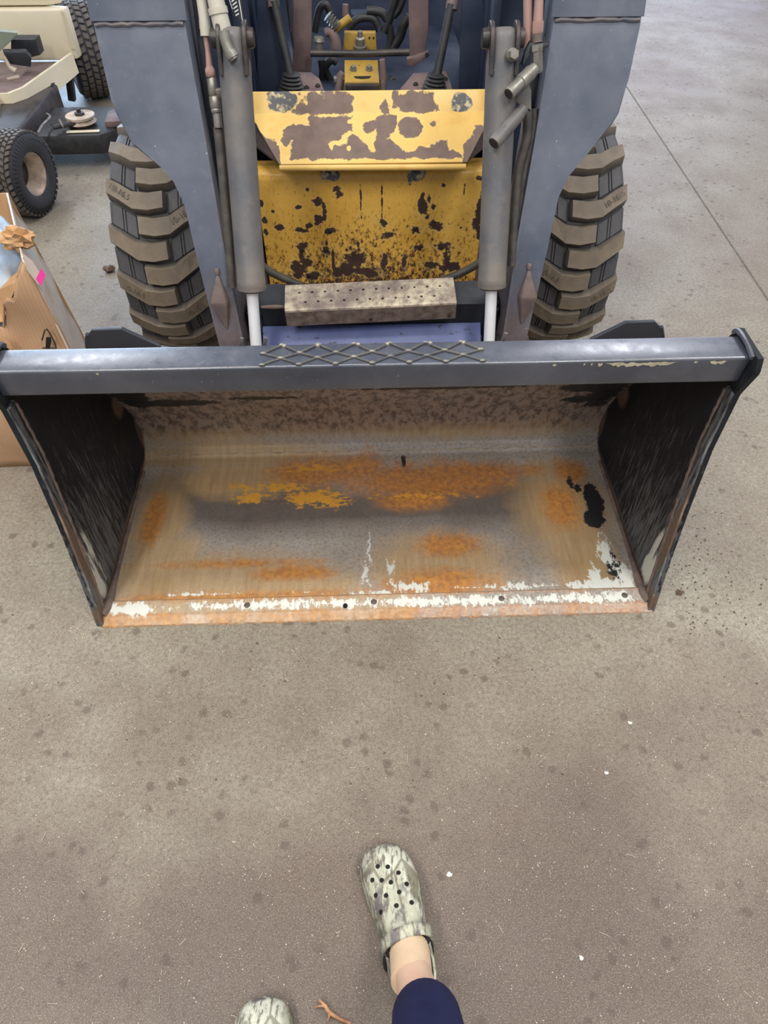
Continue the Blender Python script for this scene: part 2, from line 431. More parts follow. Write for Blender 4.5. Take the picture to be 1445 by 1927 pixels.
tw = n.mr(n.vor(14, n.warp((1.4, .55, 1), (0, 0, .5)), 'DISTANCE_TO_EDGE'), .045, .02, 0, .7)
base = n.mix(tw, base, srgb(104, 98, 80))
M_CAMO = n.done(base, .5, 0, n.noise(90, 3), .15, .001)
n = NT('camo_sole'); M_SOLE = n.done(n.mix(n.mr(n.noise(40, 4), .4, .6), srgb(150, 150, 120), srgb(92, 90, 74)), .6)
M_LINING = simple('black_clog_lining', srgb(24, 24, 24), srgb(40, 40, 38), .85, 0, 60, .5)

# ================================================================== floor
def joint_x(y): return 1.629 + .0293*y        # the saw-cut joint on the right
bm = BM(); g = .006
def slab_top(poly):
    bm.faces.new([bm.verts.new((x, y, 0)) for x, y in poly])
y0, y1 = -6.0, 14.0
slab_top([(-14, y0), (joint_x(y0)-g, y0), (joint_x(y1)-g, y1), (-14, y1)])
slab_top([(joint_x(y0)+g, y0), (14, y0), (14, y1), (joint_x(y1)+g, y1)])
d = -.012
a = [bm.verts.new(p) for p in ((joint_x(y0)-g, y0, 0), (joint_x(y0), y0, d), (joint_x(y0)+g, y0, 0),
                               (joint_x(y1)-g, y1, 0), (joint_x(y1), y1, d), (joint_x(y1)+g, y1, 0))]
bm.faces.new((a[0], a[1], a[4], a[3])); bm.faces.new((a[1], a[2], a[5], a[4]))
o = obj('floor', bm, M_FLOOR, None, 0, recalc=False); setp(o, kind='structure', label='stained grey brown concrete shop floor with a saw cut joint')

# ================================================================== loader bucket
BX = .755
bucket = thing('loader_bucket', 'wide black loader bucket with a rusty open inside, lying on the floor before the loader',
               'bucket', (0, 1.35, 0))
# inner profile (y, z) from the lip over the curved back to the top bar
PROF = [(1.045, .020), (1.085, .019), (1.20, .014), (1.35, .012), (1.50, .012), (1.60, .014), (1.650, .022), (1.682, .046), (1.697, .085),
        (1.694, .13), (1.676, .19), (1.645, .25), (1.604, .315), (1.555, .385), (1.497, .455), (1.43, .525), (1.355, .595), (1.275, .66), (1.205, .712), (1.16, .742)]
pp = np.array(PROF); seg = np.r_[0, np.cumsum(np.linalg.norm(np.diff(pp, axis=0), axis=1))]
SL = seg[-1]
def prof(t):
    s = t*SL; return float(np.interp(s, seg, pp[:, 0])), float(np.interp(s, seg, pp[:, 1]))
def shell_uv(P):
    """(x, arc length from y = 1.045) of points of the shell"""
    i = np.argmin((P[:, None, 1]-FY[None])**2+(P[:, None, 2]-FZ[None])**2, axis=1)
    return np.c_[P[:, 0], FS[i]]
FS = np.linspace(0, SL, 300); FY = np.interp(FS, seg, pp[:, 0]); FZ = np.interp(FS, seg, pp[:, 1])
def S(y): return y-1.045
B_ORANGE = [(-.18, S(1.585), .17, .07), (-.05, S(1.60), .10, .07), (.17, S(1.54), .30, .085), (.12, S(1.455), .12, .05), (.30, S(1.57), .25, .05),
            (-.24, S(1.18), .12, .030), (-.27, S(1.105), .26, .016), (-.40, S(1.22), .22, .016), (.18, S(1.125), .16, .06), (.585, S(1.41), .06, .10),
            (-.45, S(1.10), .34, .018), (.22, S(1.27), .10, .05), (-.68, S(1.40), .035, .12), (.64, S(1.56), .06, .06)]
B_YELLOW = [(-.19, S(1.475), .10, .035), (-.13, S(1.45), .05, .02), (-.39, S(1.48), .05, .025), (-.30, S(1.52), .08, .02), (.14, S(1.47), .10, .012), (-.18, S(1.60), .10, .012), (-.42, S(1.53), .03, .012)]
B_TAN = [(.585, S(1.40), .14, .2), (.60, S(1.25), .10, .18), (-.47, S(1.165), .34, .10), (-.28, S(1.13), .26, .07), (-.66, S(1.35), .08, .25), (-.60, S(1.22), .10, .12), (-.5, S(1.66), .35, .05),
         (-.3, .78, .5, .10), (.3, .72, .5, .06), (-.45, S(1.56), .2, .08), (.18, S(1.19), .2, .12), (-.55, .74, .25, .10)]
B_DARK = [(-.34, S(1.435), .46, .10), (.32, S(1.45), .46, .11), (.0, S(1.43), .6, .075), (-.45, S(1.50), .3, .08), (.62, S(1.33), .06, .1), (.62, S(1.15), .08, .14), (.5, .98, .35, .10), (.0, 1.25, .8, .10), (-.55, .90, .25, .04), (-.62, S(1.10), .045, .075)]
B_BLACK = [(.69, S(1.435), .028, .075), (.675, S(1.36), .033, .038), (.632, S(1.52), .011, .022), (.655, S(1.49), .012, .02), (.686, S(1.185), .020, .062),
           (.70, .93, .05, .14), (.63, .98, .08, .05), (-.60, .90, .14, .03), (-.33, .93, .10, .016), (.64, .86, .05, .03), (.2, 1.0, .25, .014), (-.70, .98, .05, .12), (.10, S(1.62), .006, .02)]
B_WHITE = [(.640, S(1.110), .055, .022), (.625, S(1.14), .016, .034), (.678, S(1.225), .018, .05), (.715, S(1.13), .022, .045), (.70, S(1.10), .04, .014), (.58, S(1.108), .03, .012),
           (.392, S(1.111), .044, .012), (.30, S(1.112), .03, .003), (.25, S(1.113), .022, .003), (.10, S(1.12), .04, .012), (-.029, S(1.16), .007, .036), (.04, S(1.165), .007, .033),
           (-.43, S(1.113), .03, .0035), (-.53, S(1.113), .03, .004), (-.20, S(1.11), .02, .004), (.02, S(1.10), .07, .006), (.47, S(1.112), .03, .004), (-.02, S(1.25), .004, .05)]
bm = BM()
NU, NV = 240, 260
grid(bm, lambda u, v: (-BX+2*BX*u, *prof(v)), NU, NV)
top = set(bm.faces)
def fm(L, base=None):
    def f(P):
        q = shell_uv(P); v = ells(q, L)
        if base is not None: v = np.maximum(v, base(q))
        return v
    return f
crust = lambda q: np.clip((q[:, 1]-.70)/.12, -1, 1)
msk = dict(orange=fm(B_ORANGE), yellow=fm(B_YELLOW), tan=fm(B_TAN), dark=fm(B_DARK), black=fm(B_BLACK), white=fm(B_WHITE),
           crust=lambda P: crust(shell_uv(P)))
shell = obj('shell', bm, M_STEEL, bucket, 60, masks=msk, recalc=False)
sm = shell.modifiers.new('plate', 'SOLIDIFY'); sm.thickness = .009; sm.offset = -1
# weld seam where the floor plate meets the back
bm = BM()
sy, sz = 1.662, .030
pts = [(-BX+.01+i*(2*BX-.02)/120, sy+random.uniform(-.003, .003), sz+random.uniform(-.001, .001)) for i in range(121)]
tube(bm, pts, [.0018+random.uniform(0, .0008) for _ in pts], 6)
obj('weld_seam', bm, M_SEAM, shell, 40)

# cutting edge: a bevelled blade bolted along the lip
bm = BM()
sec = [(1.022, 0), (1.024, .006), (1.034, .013), (1.044, .020), (1.050, .0205), (1.056, .021), (1.062, .0216), (1.068, .0222), (1.074, .0228), (1.082, .0234), (1.090, .024), (1.096, .020), (1.096, 0.0)]; NS_ = len(sec)
NX = 300; rows = []
for i in range(NX+1):
    x = -BX+.005+(2*BX-.0)*i/NX
    rows.append([bm.verts.new((x, y+(random.uniform(-.0012, .0012) if k < 2 else 0), z+.0008)) for k, (y, z) in enumerate(sec)])
for a, b in zip(rows, rows[1:]):
    for k in range(NS_): bm.faces.new((a[k], b[k], b[(k+1) % NS_], a[(k+1) % NS_]))
bm.faces.new(rows[0][::-1]); bm.faces.new(rows[-1])
EDGE_W = [(-.68, 1.066, .07, .020), (-.30, 1.068, .16, .014), (-.08, 1.067, .2, .013), (.10, 1.066, .22, .014), (.28, 1.064, .20, .015), (.47, 1.064, .11, .014), (.56, 1.064, .08, .015), (.67, 1.064, .055, .018), (-.5, 1.07, .1, .008)]
xy = lambda P: P[:, :2]
edge = obj('cutting_edge', bm, M_STEEL, bucket, 30, masks=dict(
    orange=lambda P: np.maximum(np.clip((1.050-P[:, 1])/.012, -1, .04), ells(xy(P), [(-.3, 1.09, .3, .006), (.3, 1.09, .5, .004)])),
    white=lambda P: ells(xy(P), EDGE_W)-.10, tan=lambda P: np.where(P[:, 0] < .1, .15, -.3), dark=lambda P: P[:, 0]*0-1,
    black=lambda P: P[:, 0]*0-1.5, yellow=lambda P: P[:, 0]*0-1.5, crust=lambda P: P[:, 0]*0-1))
for x in (-.36, -.01, .345, .69):
    bm = BM(); steps(bm, (x, 1.068, .022), (x, 1.068, .0262), [(0, .0085), (.6, .0085), (1, .006)], 16)
    obj('plow_bolt', bm, M_RUST, edge, 30)
bm = BM(); steps(bm, (-.089, 1.057, .02), (-.089, 1.057, .0275), [(0, .0066), (1, .0062)], 16)
obj('bolt_hole', bm, M_BLACKHOLE, edge, 30)

# side plates and their cutter strips; outline in (y, z)
FRONT = [(1.026, .004), (1.058, .16), (1.090, .36), (1.112, .54), (1.112, .70), (1.085, .775), (1.095, .803), (1.20, .803)]
BACKS = [(1.26, .70), (1.36, .62), (1.48, .50), (1.60, .36), (1.68, .22), (1.71, .12), (1.705, .06), (1.67, .015), (1.60, .002)]
def inside(P, yz): return polysd(P[:, 1:], yz)
for s, name in ((-1, 'left'), (1, 'right')):
    bm = BM(); x0 = s*BX
    FRz = np.array(FRONT[:-1]); BKz = np.array([(1.20, .803)]+BACKS)[::-1]
    def edge_y(z):
        return float(np.interp(z, FRz[:, 1], FRz[:, 0])), float(np.interp(z, BKz[:, 1], BKz[:, 0]))
    NZ, NY = 96, 70; caps = []
    for xx in (x0, x0+s*.012):
        rows_ = []
        for j in range(NZ+1):
            z = .004+(.803-.004)*j/NZ; y0_, y1_ = edge_y(z)
            rows_.append([bm.verts.new((xx, y0_+(y1_-y0_)*i/NY, z)) for i in range(NY+1)])
        caps.append(rows_)
        for j in range(NZ):
            for i in range(NY): bm.faces.new((rows_[j][i], rows_[j][i+1], rows_[j+1][i+1], rows_[j+1][i]))
    A_, B_ = caps
    for j in range(NZ):
        for i in (0, NY): bm.faces.new((A_[j][i], A_[j+1][i], B_[j+1][i], B_[j][i]))
    for i in range(NY):
        for j in (0, NZ): bm.faces.new((A_[j][i], A_[j][i+1], B_[j][i+1], B_[j][i]))
    near = [(1.10, .05, .12, .10), (1.13, .16, .10, .12)]
    pale = [(1.115, .07, .040, .050), (1.10, .13, .014, .07), (1.13, .15, .010, .08)] if s > 0 else [(1.11, .06, .026, .045), (1.12, .12, .010, .08), (1.15, .20, .006, .08)]
    rust = [(1.06, .03, .035, .04), (1.45, .018, .4, .012), (1.70, .10, .03, .08), (1.62, .30, .05, .05)]
    obj('side_plate', bm, M_SIDE, bucket, 30, masks=dict(
        wear=lambda P: np.clip(1.0-np.hypot((P[:, 1]-1.16)/.42, (P[:, 2]-.02)/.50)*1.05, -.7, .8),
        pale=lambda P: ells(P[:, 1:], pale), rust=lambda P: ells(P[:, 1:], rust)))
    # side cutter: narrow strip doubled over the front edge, on the inside
    bm = BM()
    path = [(1.030, .010), (1.062, .16), (1.094, .36), (1.116, .54), (1.116, .70)]
    wd = [.030, .027, .026, .026, .024]
    inn = [Vector((x0-s*.001, y-.005, z)) for y, z in path]; out = [Vector((x0-s*.001, y+w_, z+.002)) for (y, z), w_ in zip(path, wd)]
    for i in range(4):
        q = [inn[i], out[i], out[i+1], inn[i+1]]
        slab(bm, q, (-s*.006, 0, 0))
    bmesh.ops.remove_doubles(bm, verts=bm.verts, dist=1e-5)
    bmesh.ops.subdivide_edges(bm, edges=bm.edges[:], cuts=3, use_grid_fill=True)
    sp_ = bucket
    obj('side_cutter', bm, M_SIDE, bucket, 30, masks=dict(
        wear=lambda P: 1-P[:, 2]*.6, pale=lambda P: ells(P[:, 1:], [(1.032, .035, .02, .035)]) if s > 0 else ells(P[:, 1:], [(1.03, .03, .01, .02)]),
        rust=lambda P: ells(P[:, 1:], [(1.085, .25, .02, .25), (1.05, .03, .03, .05)])))
    # weld bead along the inner edge of the cutter
    bm = BM(); pts = []
    for i in range(4):
        for k in range(14):
            p = out[i].lerp(out[i+1], k/14); pts.append(p+Vector((-s*.004, random.uniform(.0, .003), 0)))
    tube(bm, pts, [.0045+random.uniform(0, .0015) for _ in pts], 6); obj('weld_bead', bm, M_WELD, bucket, 40)
    # corner lump of weld at the lip
    bm = BM(); pts = [Vector((x0-s*.002, 1.048, .022)), Vector((x0-s*.010, 1.075, .022)), Vector((x0-s*.012, 1.11, .018)), Vector((x0-s*.008, 1.2, .015)), Vector((x0-s*.006, 1.4, .014)), Vector((x0-s*.006, 1.6, .017))]
    tube(bm, pts, [.013, .014, .011, .007, .006, .006], 8, sub=5); obj('corner_weld', bm, M_WELD, bucket, 40)
    # welded end cap of the bar
    bm = BM(); tube(bm, [(x0-s*.002, 1.108, .795), (x0-s*.002, 1.15, .802), (x0-s*.002, 1.19, .801), (x0-s*.002, 1.205, .79)], [.006, .005, .006, .006], 7, sub=5)
    obj('end_weld', bm, M_BLACK, bucket, 40)

# top bar: rectangular tube whose front face leans back a little
bm = BM()
L, R = -BX+.001, BX-.001
prof_bar = [(1.116, .790), (1.190, .792), (1.196, .742), (1.124, .722)]
vs = [[bm.verts.new((x, y, z)) for y, z in prof_bar] for x in (L, R)]
for k in range(4): bm.faces.new((vs[0][k], vs[0][(k+1) % 4], vs[1][(k+1) % 4], vs[1][k]))
bm.faces.new(vs[0][::-1]); bm.faces.new(vs[1])
bmesh.ops.bevel(bm, geom=[e for e in bm.edges if abs((e.verts[0].co-e.verts[1].co).x) > .5], offset=.006, segments=3, affect='EDGES', profile=.5)
bar = obj('top_bar', bm, M_BAR, bucket, 35)
# scraped patch of cream underpaint on the front corner of the bar (irregular flake sheets)
M_FLAKE = simple('cream_underpaint', srgb(206, 196, 170), srgb(176, 166, 142), .6, 0, 60, .3)
def flake(cx, w_, h_, n_=26):
    bm = BM(); up_, dn_ = [], []
    for i in range(n_+1):
        t = i/n_; x = cx-w_/2+w_*t; e = min(1, 6*t, 6*(1-t))
        up_.append((x, 1.1148, .7845+random.uniform(-.0015, .002)*e)); z2 = .7845-h_*e*random.uniform(.55, 1.1)
        dn_.append((x, 1.1148+(.7845-z2)*.118, z2))
    a = [bm.verts.new(p) for p in up_]; b = [bm.verts.new(p) for p in dn_]
    for i in range(n_): bm.faces.new((a[i], a[i+1], b[i+1], b[i]))
    obj('bare_paint_flake', bm, M_FLAKE, bar, 0, recalc=False)
for cx, w_, h_ in ((.535, .145, .011), (.452, .010, .009), (.435, .004, .006), (.42, .004, .006), (.690, .035, .009), (.645, .008, .005), (.36, .008, .006), (-.545, .006, .006)): flake(cx, w_, h_)
# welded expanded-metal tread on the bar
M_TREAD = simple('dirty_steel_tread', srgb(118, 114, 106), srgb(84, 86, 90), .38, .4, 30, .4)
bm = BM()
X0, X1, NX_ = -.222, .216, 6
dx = (X1-X0)/NX_
ylo, ymid, yhi = 1.121, 1.150, 1.183
def zt(y): return .790+(y-1.116)*.027+.0022
for k in range(NX_):
    xa = X0+k*dx
    lo = [(xa, ylo), (xa+dx*.5, ymid-.009), (xa+dx, ylo)]
    hi = [(xa, ymid+.007), (xa+dx*.5, yhi), (xa+dx, ymid+.007)]
    md = [(xa, ymid+.007), (xa+dx*.5, ymid-.009), (xa+dx, ymid+.007)]
    for pl in (lo, hi, md):
        tube(bm, [(x, y, zt(y)) for x, y in pl], .0024, 6)
for k in range(NX_+1):
    xa = X0+k*dx
    for (x, y) in ((xa, ylo), (xa, ymid+.007), (xa+dx*.5, ymid-.009), (xa+dx*.5, yhi)):
        if x <= X1+.001:
            steps(bm, (x-.006, y, zt(y)), (x+.006, y, zt(y)), [(0, .002), (.3, .0042), (.7, .0042), (1, .002)], 6)
obj('expanded_metal_tread', bm, M_TREAD, bar, 40)
for k in range(7):
    x = X0+dx*(k+.5)+random.uniform(-.01, .01)
    if x < X1:
        bm = BM(); steps(bm, (x, yhi-.002, zt(yhi)-.003), (x, yhi-.002, zt(yhi)+.0035), [(0, .006), (.6, .0055), (1, .003)], 10)
        obj('tack_weld', bm, M_ZINC, bar, 50)
# two small tabs on the back edge beside the left rod
for tx_, ty_ in ((454, 644), (499, 646), (948, 640)):
    p = atY(tx_, ty_, 1.197); bm = BM(); box(bm, (p.x, 1.197, .793), (.008, .005, .022), (0, .25, 0), .001); obj('edge_tab', bm, M_TREAD, bar, 30)
# winged gussets behind the bar
for pl in ([(165, 660), (165, 632), (172, 622), (228, 620), (300, 652)], [(1112, 640), (1178, 608), (1232, 606), (1244, 618), (1247, 650)]):
    bm = BM(); q = [atY(px, py, 1.36) for px, py in pl]
    lowa = Vector((q[0].x, 1.36, .60)); lowb = Vector((q[-1].x, 1.36, .60))
    slab(bm, q+[lowb, lowa], (0, .012, 0), .002)
    obj('gusset', bm, M_DARK, bucket, 30)
    xs_ = q[0].x if q[0].x < 0 else q[-1].x
    side_ = [lowa]+q[:2] if xs_ < 0 else [lowb]+q[::-1][:2]
    bm = BM(); tube(bm, [p+Vector((0, .006, 0)) for p in side_], .0065, 8, sub=3); obj('gusset_weld', bm, M_DARK, bucket, 40)
# back hitch plate of the bucket, behind the shell
bm = BM(); slab(bm, [(-.40, 1.715, .05), (.40, 1.715, .05), (.40, 1.715, .33), (-.40, 1.715, .33)], (0, .012, 0), .002)
obj('hitch_plate', bm, M_BLACK, bucket, 30)

# ================================================================== skid steer loader
loader = thing('skid_steer_loader', 'skid steer loader with slate grey arms, big lugged tyres and chipped yellow front panels', 'loader', (0.01, 2.42, 0))
NRM = Vector((0, -1, .3)).normalized()        # front normal of the arm plane
ARM_BACK = Vector((0, .19, .0))
ARMS = {
 -1: [(-.64, 1.46), (-.648, 1.16), (-.640, 1.00), (-.634, .965), (-.607, .902), (-.546, .856), (-.511, .823), (-.497, .765), (-.483, .62), (-.458, .406), (-.440, .25), (-.380, .25), (-.384, .41), (-.405, .66), (-.418, .93), (-.430, 1.14), (-.442, 1.46)],
}
ARMS[1] = [(.655, 1.46), (.672, 1.14), (.664, 1.03), (.653, .958), (.640, .935), (.584, .871), (.535, .822), (.520, .77), (.507, .65), (.472, .39), (.455, .25), (.395, .25), (.399, .39), (.417, .66), (.440, .90), (.458, 1.137), (.466, 1.46)]
def armY(z): return 1.76+.3*(z-.4)
for s, nm in ((-1, 'left'), (1, 'right')):
    pts = [Vector((x, armY(z), z)) for x, z in ARMS[s]]
    bm = BM(); slab(bm, pts, ARM_BACK, .006, 2)
    a = obj('loader_arm', bm, M_ARM, loader, 35)
    # weld across the arm where the upper box section begins, and the upper box shell
    xo, xi = (ARMS[s][1][0], ARMS[s][-2][0])
    zw = 1.15
    q = [Vector((xo-s*.004, armY(zw)-.004, zw)), Vector((xo*.5+xi*.5, armY(zw)-.004, zw+.003)), Vector((xi+s*.004, armY(zw)-.004, zw))]
    bm = BM(); tube(bm, [p+Vector((0, .0035, random.uniform(-.002, .002))) for p in [q[0].lerp(q[2], t/16) for t in range(17)]], [.0055+random.uniform(-.001, .0015) for _ in range(17)], 8); obj('weld_seam', bm, M_ARMWELD, a, 40)
    up_ = [(xo+s*.004, zw+.006), (xo, 1.46), (xi, 1.46), (xi-s*.008, zw+.006)]
    bm = BM(); slab(bm, [Vector((x, armY(z)-.010, z)) for x, z in up_], (0, .012, 0), .004); obj('upper_plate', bm, M_ARMTOP, a, 35)
    # folded diamond gusset low on the arm
    gx = -.436 if s < 0 else .462
    top_ = Vector((gx+.004*s*-1, armY(.60)-.002, .60)); bot = Vector((gx+s*-.012, armY(.43)-.002, .43))
    lft = Vector((gx-.028, armY(.522)-.002, .522)); rgt = Vector((gx+.028, armY(.522)-.002, .522))
    ml = Vector((gx-.024, armY(.522)-.026, .524)); mr_ = Vector((gx+.024, armY(.522)-.026, .524))
    bm = BM(); V = [bm.verts.new(p) for p in (top_, lft, ml, mr_, rgt, bot)]
    for f in ((0, 2, 3), (0, 1, 2), (0, 3, 4), (2, 5, 3), (1, 5, 2), (3, 5, 4), (0, 4, 5, 1)): bm.faces.new([V[i] for i in f])
    bmesh.ops.bevel(bm, geom=bm.edges[:], offset=.0025, segments=1, affect='EDGES')
    obj('gusset', bm, M_RUST, a, 40)
    bm = BM(); tube(bm, [top_+Vector((0, -.001, .006)), top_+Vector((0, -.002, 0)), top_+Vector((0, -.004, -.012))], [.006, .008, .004], 8); obj('gusset_weld', bm, M_WELD, a, 40)
    # inner arm face: guide channel beside the hoses
    x1 = xi+.012*(-s); 
    ch = [Vector((x1, armY(z)+.06, z)) for z in (.62, 1.44)]
    bm = BM(); slab(bm, [ch[0], ch[0]+Vector((-s*.018, 0, 0)), ch[0]+Vector((-s*.018, .03, 0)), ch[0]+Vector((0, .03, 0))], ch[1]-ch[0], .002); obj('inner_channel', bm, M_DARK, a, 30)
    # paint-flake rows are in the material; lower pivot boss
    bm = BM(); c = Vector((xi+(xo-xi)*.0, armY(.33)+.06, .33)); steps(bm, c+Vector((-.07*1, 0, 0)) if s > 0 else c+Vector((-.03, 0, 0)), c+Vector((.03, 0, 0)) if s > 0 else c+Vector((.07, 0, 0)), [(0, .045), (1, .045)], 24)
    obj('pivot_pin', bm, M_DARKSTEEL, a, 40)

# tilt cylinders
for s, (pt, pm, pb) in ((-1, ((440, 100), (474, 545), (481, 655))), (1, ((945, 100), (925, 540), (921, 655)))):
    T, Mx, B = arm(*pt, off=-.05), arm(*pm, off=-.05), arm(*pb, off=-.05)
    ax_ = (T-Mx).normalized()
    Mx2 = T+(Mx-T)
    bm = BM(); steps(bm, Mx2, T, [(0, .0385), (.004, .0395), (.05, .0395), (.052, .0388), (.96, .0385), (1, .034)], 32)
    cyl = obj('tilt_cylinder', bm, M_BARREL, loader, 40)
    bm = BM(); steps(bm, Mx2-ax_*.0015, Mx2+ax_*.010, [(0, .0355), (.3, .041), (1, .041)], 32); obj('gland', bm, M_BARREL, cyl, 40)
    bm = BM(); steps(bm, Mx2-ax_*.0035, Mx2, [(0, .034), (1, .036)], 32); obj('wiper_seal', bm, M_BLKRUB, cyl, 40)
    E_ = Mx2-ax_*(.30)
    bm = BM(); steps(bm, E_, Mx2, [(0, .0165), (1, .0165)], 28); obj('rod', bm, M_CHROME, cyl, 60)
    bm = BM(); c = E_; steps(bm, c+Vector((-.035, 0, 0)), c+Vector((.035, 0, 0)), [(0, .03), (1, .03)], 24); obj('rod_eye', bm, M_DARKSTEEL, cyl, 40)
    # rounded clevis ears at the top
    bm = BM()
    for dx_ in (-.034, .026):
        cc = T+ax_*.03+Vector((dx_, 0, 0))
        ring = [cc+ax_*(-.075)+NRM*(.034), cc+ax_*(-.075)-NRM*(.034)]
        ring += [cc+(ax_*math.sin(t)-NRM*math.cos(t))*.036 for t in [PI*k/12 for k in range(13)]]
        slab(bm, ring, (.010, 0, 0), .002, 1)
    obj('clevis', bm, M_DARKSTEEL, cyl, 35)
    bm = BM(); c = T+ax_*.02; steps(bm, c-ax_*.05, c+ax_*.032, [(0, .036), (.75, .036), (.93, .030), (1, .018)], 24); obj('cylinder_cap', bm, M_BARREL, cyl, 50)
    bm = BM(); steps(bm, T+ax_*.03+Vector((-.05, 0, 0)), T+ax_*.03+Vector((.05, 0, 0)), [(0, .020), (.1, .022), (.9, .022), (1, .020)], 20); obj('clevis_pin', bm, M_DARKSTEEL, cyl, 40)
    if s > 0:
        p = T-ax_*.002+Vector((.014, -.036, .008)); bm = BM(); d_ = Vector((.15, -1, .35)).normalized()
        steps(bm, p-d_*.01, p+d_*.014, [(0, .014), (1, .014)], 20); hexbolt(bm, p+d_*.012, d_, .0125, .016, False)
        obj('port_plug', bm, M_ZINC, cyl, 30)

# -------- hydraulic plumbing, left arm: cream sleeve into the cylinder, thin line with couplings
def P(px, py, off=-.02): return arm(px, py, off=off)
def pipe(name, mat, pxs, rad, parent, off=-.02, seg=14, sub=6, label=None):
    bm = BM(); tube(bm, [P(x, y, off) for x, y in pxs], rad, seg, sub=sub); return obj(name, bm, mat, parent, 50, label=label)
hl = pipe('hydraulic_line', M_CREAMPIPE, [(398, -60), (404, -10), (413, 30), (421, 62)], [.019, .019, .020, .021], loader, -.055, label='cream sleeved hydraulic line beside the left arm')
pipe('sleeve_clamp', M_CREAMPIPE, [(409, 14), (412, 27)], .0225, hl, -.055, sub=0)
pipe('elbow', M_ZINC, [(421, 58), (425, 78), (430, 92), (436, 104), (441, 112)], [.013, .0125, .0125, .0125, .0125], hl, -.105)
pipe('elbow_nut', M_ZINC, [(433, 97), (439, 108)], .0158, hl, -.105, 12, 0)
bm = BM(); b_ = [P(x, y, -.052) for x, y in ((414, 66), (430, 68), (424, 140), (417, 142))]; slab(bm, b_, (0, .008, 0), .001); obj('line_bracket', bm, M_RUST, hl, 30)
h2 = pipe('hydraulic_line', M_CREAMPIPE, [(372, -60), (378, -5), (385, 40), (388, 68)], [.011, .011, .0125, .0135], loader, -.03, label='thin cream hydraulic line with couplings along the left arm')
pipe('line_tube', M_TANPIPE, [(387, 66), (391, 95), (394, 125)], [.0065, .0062, .008], h2, -.03)
pipe('line_nut', M_TANPIPE, [(394, 123), (395, 131), (397, 143), (397.5, 146)], [.0075, .0125, .0125, .009], h2, -.03, 6, 0)
pipe('coupler_body', M_ZINC, [(397, 146), (398, 148), (402, 178), (402.5, 180)], [.009, .0115, .0115, .0095], h2, -.03, 16, 0)
pipe('coupler_sleeve', M_ZINC, [(402.5, 180), (403, 182), (405.5, 202), (406, 204), (406, 206), (407.5, 211), (408, 213)], [.0105, .0132, .0132, .0115, .0125, .0125, .0105], h2, -.03, 16, 0)
pipe('coupler_end', M_ZINC, [(408, 213), (411, 240)], .0108, h2, -.03, 16, 0)
pipe('hose', M_HOSE, [(410, 238), (411.5, 248), (417, 300), (424, 380), (432, 470), (436, 540)], [.0115, .013, .013, .013, .012, .012], h2, -.02)
bm = BM(); p = P(413, 176, -.03); box(bm, p, (.018, .012, .024), (.2, 0, .1), .003); obj('coupler_tab', bm, M_ZINC, h2, 30)
bm = BM(); slab(bm, [P(x, y, -.024) for x, y in ((373, 22), (378, 24), (388, 64), (382, 66), (375, 54))], (0, .008, 0), .001); obj('line_clip', bm, M_TANPIPE, h2, 30)

# -------- right arm: two tan pipes, bracket and two quick couplers
r1 = pipe('hydraulic_line', M_TANPIPE, [(994, -60), (993, 0), (993, 60), (990, 96)], .0105, loader, -.03, label='straight tan hydraulic line nearest the right cylinder')
r2 = pipe('hydraulic_line', M_TANPIPE, [(1015, -60), (1014, 0), (1012, 40), (1011, 60)], [.0105, .0105, .012, .0125], loader, -.045, label='tan hydraulic line ending in the right quick couplers')
pipe('line_nut', M_TANPIPE, [(1012, 40), (1011, 58), (1010, 66)], [.0145, .0145, .012], r2, -.045, 6, 0)
pipe('line_collar', M_RUST, [(1010, 63), (1010, 80)], .0135, r2, -.045, 14, 0)
bm = BM()
slab(bm, [P(x, y, -.055) for x, y in ((997, 80), (1034, 81), (1032, 89), (1006, 90), (992, 106), (986, 128), (982, 124), (988, 98))], (0, .05, 0), .002)
obj('coupler_bracket', bm, M_DARK, r2, 30)
pipe('hex_fitting', M_ZINC, [(1010, 84), (1010, 96), (1011, 97), (1012, 132), (1013, 138)], [.015, .015, .013, .013, .010], r2, -.06, 6, 0)
def coupler(pxa, pxb, ra, rb, offa, offb, m_):
    a, b = P(*pxa, off=offa), P(*pxb, off=offb)
    bm = BM(); steps(bm, a, b, [(0, ra*.8), (.02, ra*.86), (.14, ra*.86), (.15, ra), (.55, ra*1.03), (.57, rb*.98), (.62, rb*.94), (.64, rb), (.70, rb*.95), (.72, rb), (.97, rb), (1, rb*.93)], 24)
    c = obj('quick_coupler', bm, m_, loader, 40)
    d_ = (b-a).normalized(); bm = BM(); steps(bm, b-d_*.001, b+d_*.0012, [(0, rb*.80), (1, rb*.80)], 24); obj('coupler_bore', bm, M_DARKSTEEL, c, 40)
    return c
coupler((1006, 129), (957, 177), .0165, .0145, -.075, -.125, M_ZINC)
coupler((985, 205), (929, 270), .0165, .0165, -.07, -.13, M_BARREL)
bm = BM(); slab(bm, [P(x, y, -.05) for x, y in ((978, 150), (1000, 170), (1000, 212), (990, 200), (978, 198), (968, 190))], (0, .04, 0), .003); obj('coupler_block', bm, M_BARREL, loader, 30)
pipe('hose', M_HOSE, [(992, 210), (990, 260), (975, 320), (968, 400), (962, 500)], .012, loader, .0, label='black hose running down inside the right arm')
pipe('hose', M_HOSE, [(1004, 205), (1003, 250), (985, 330), (972, 430)], .010, loader, .02, label='thinner hose inside the right arm')

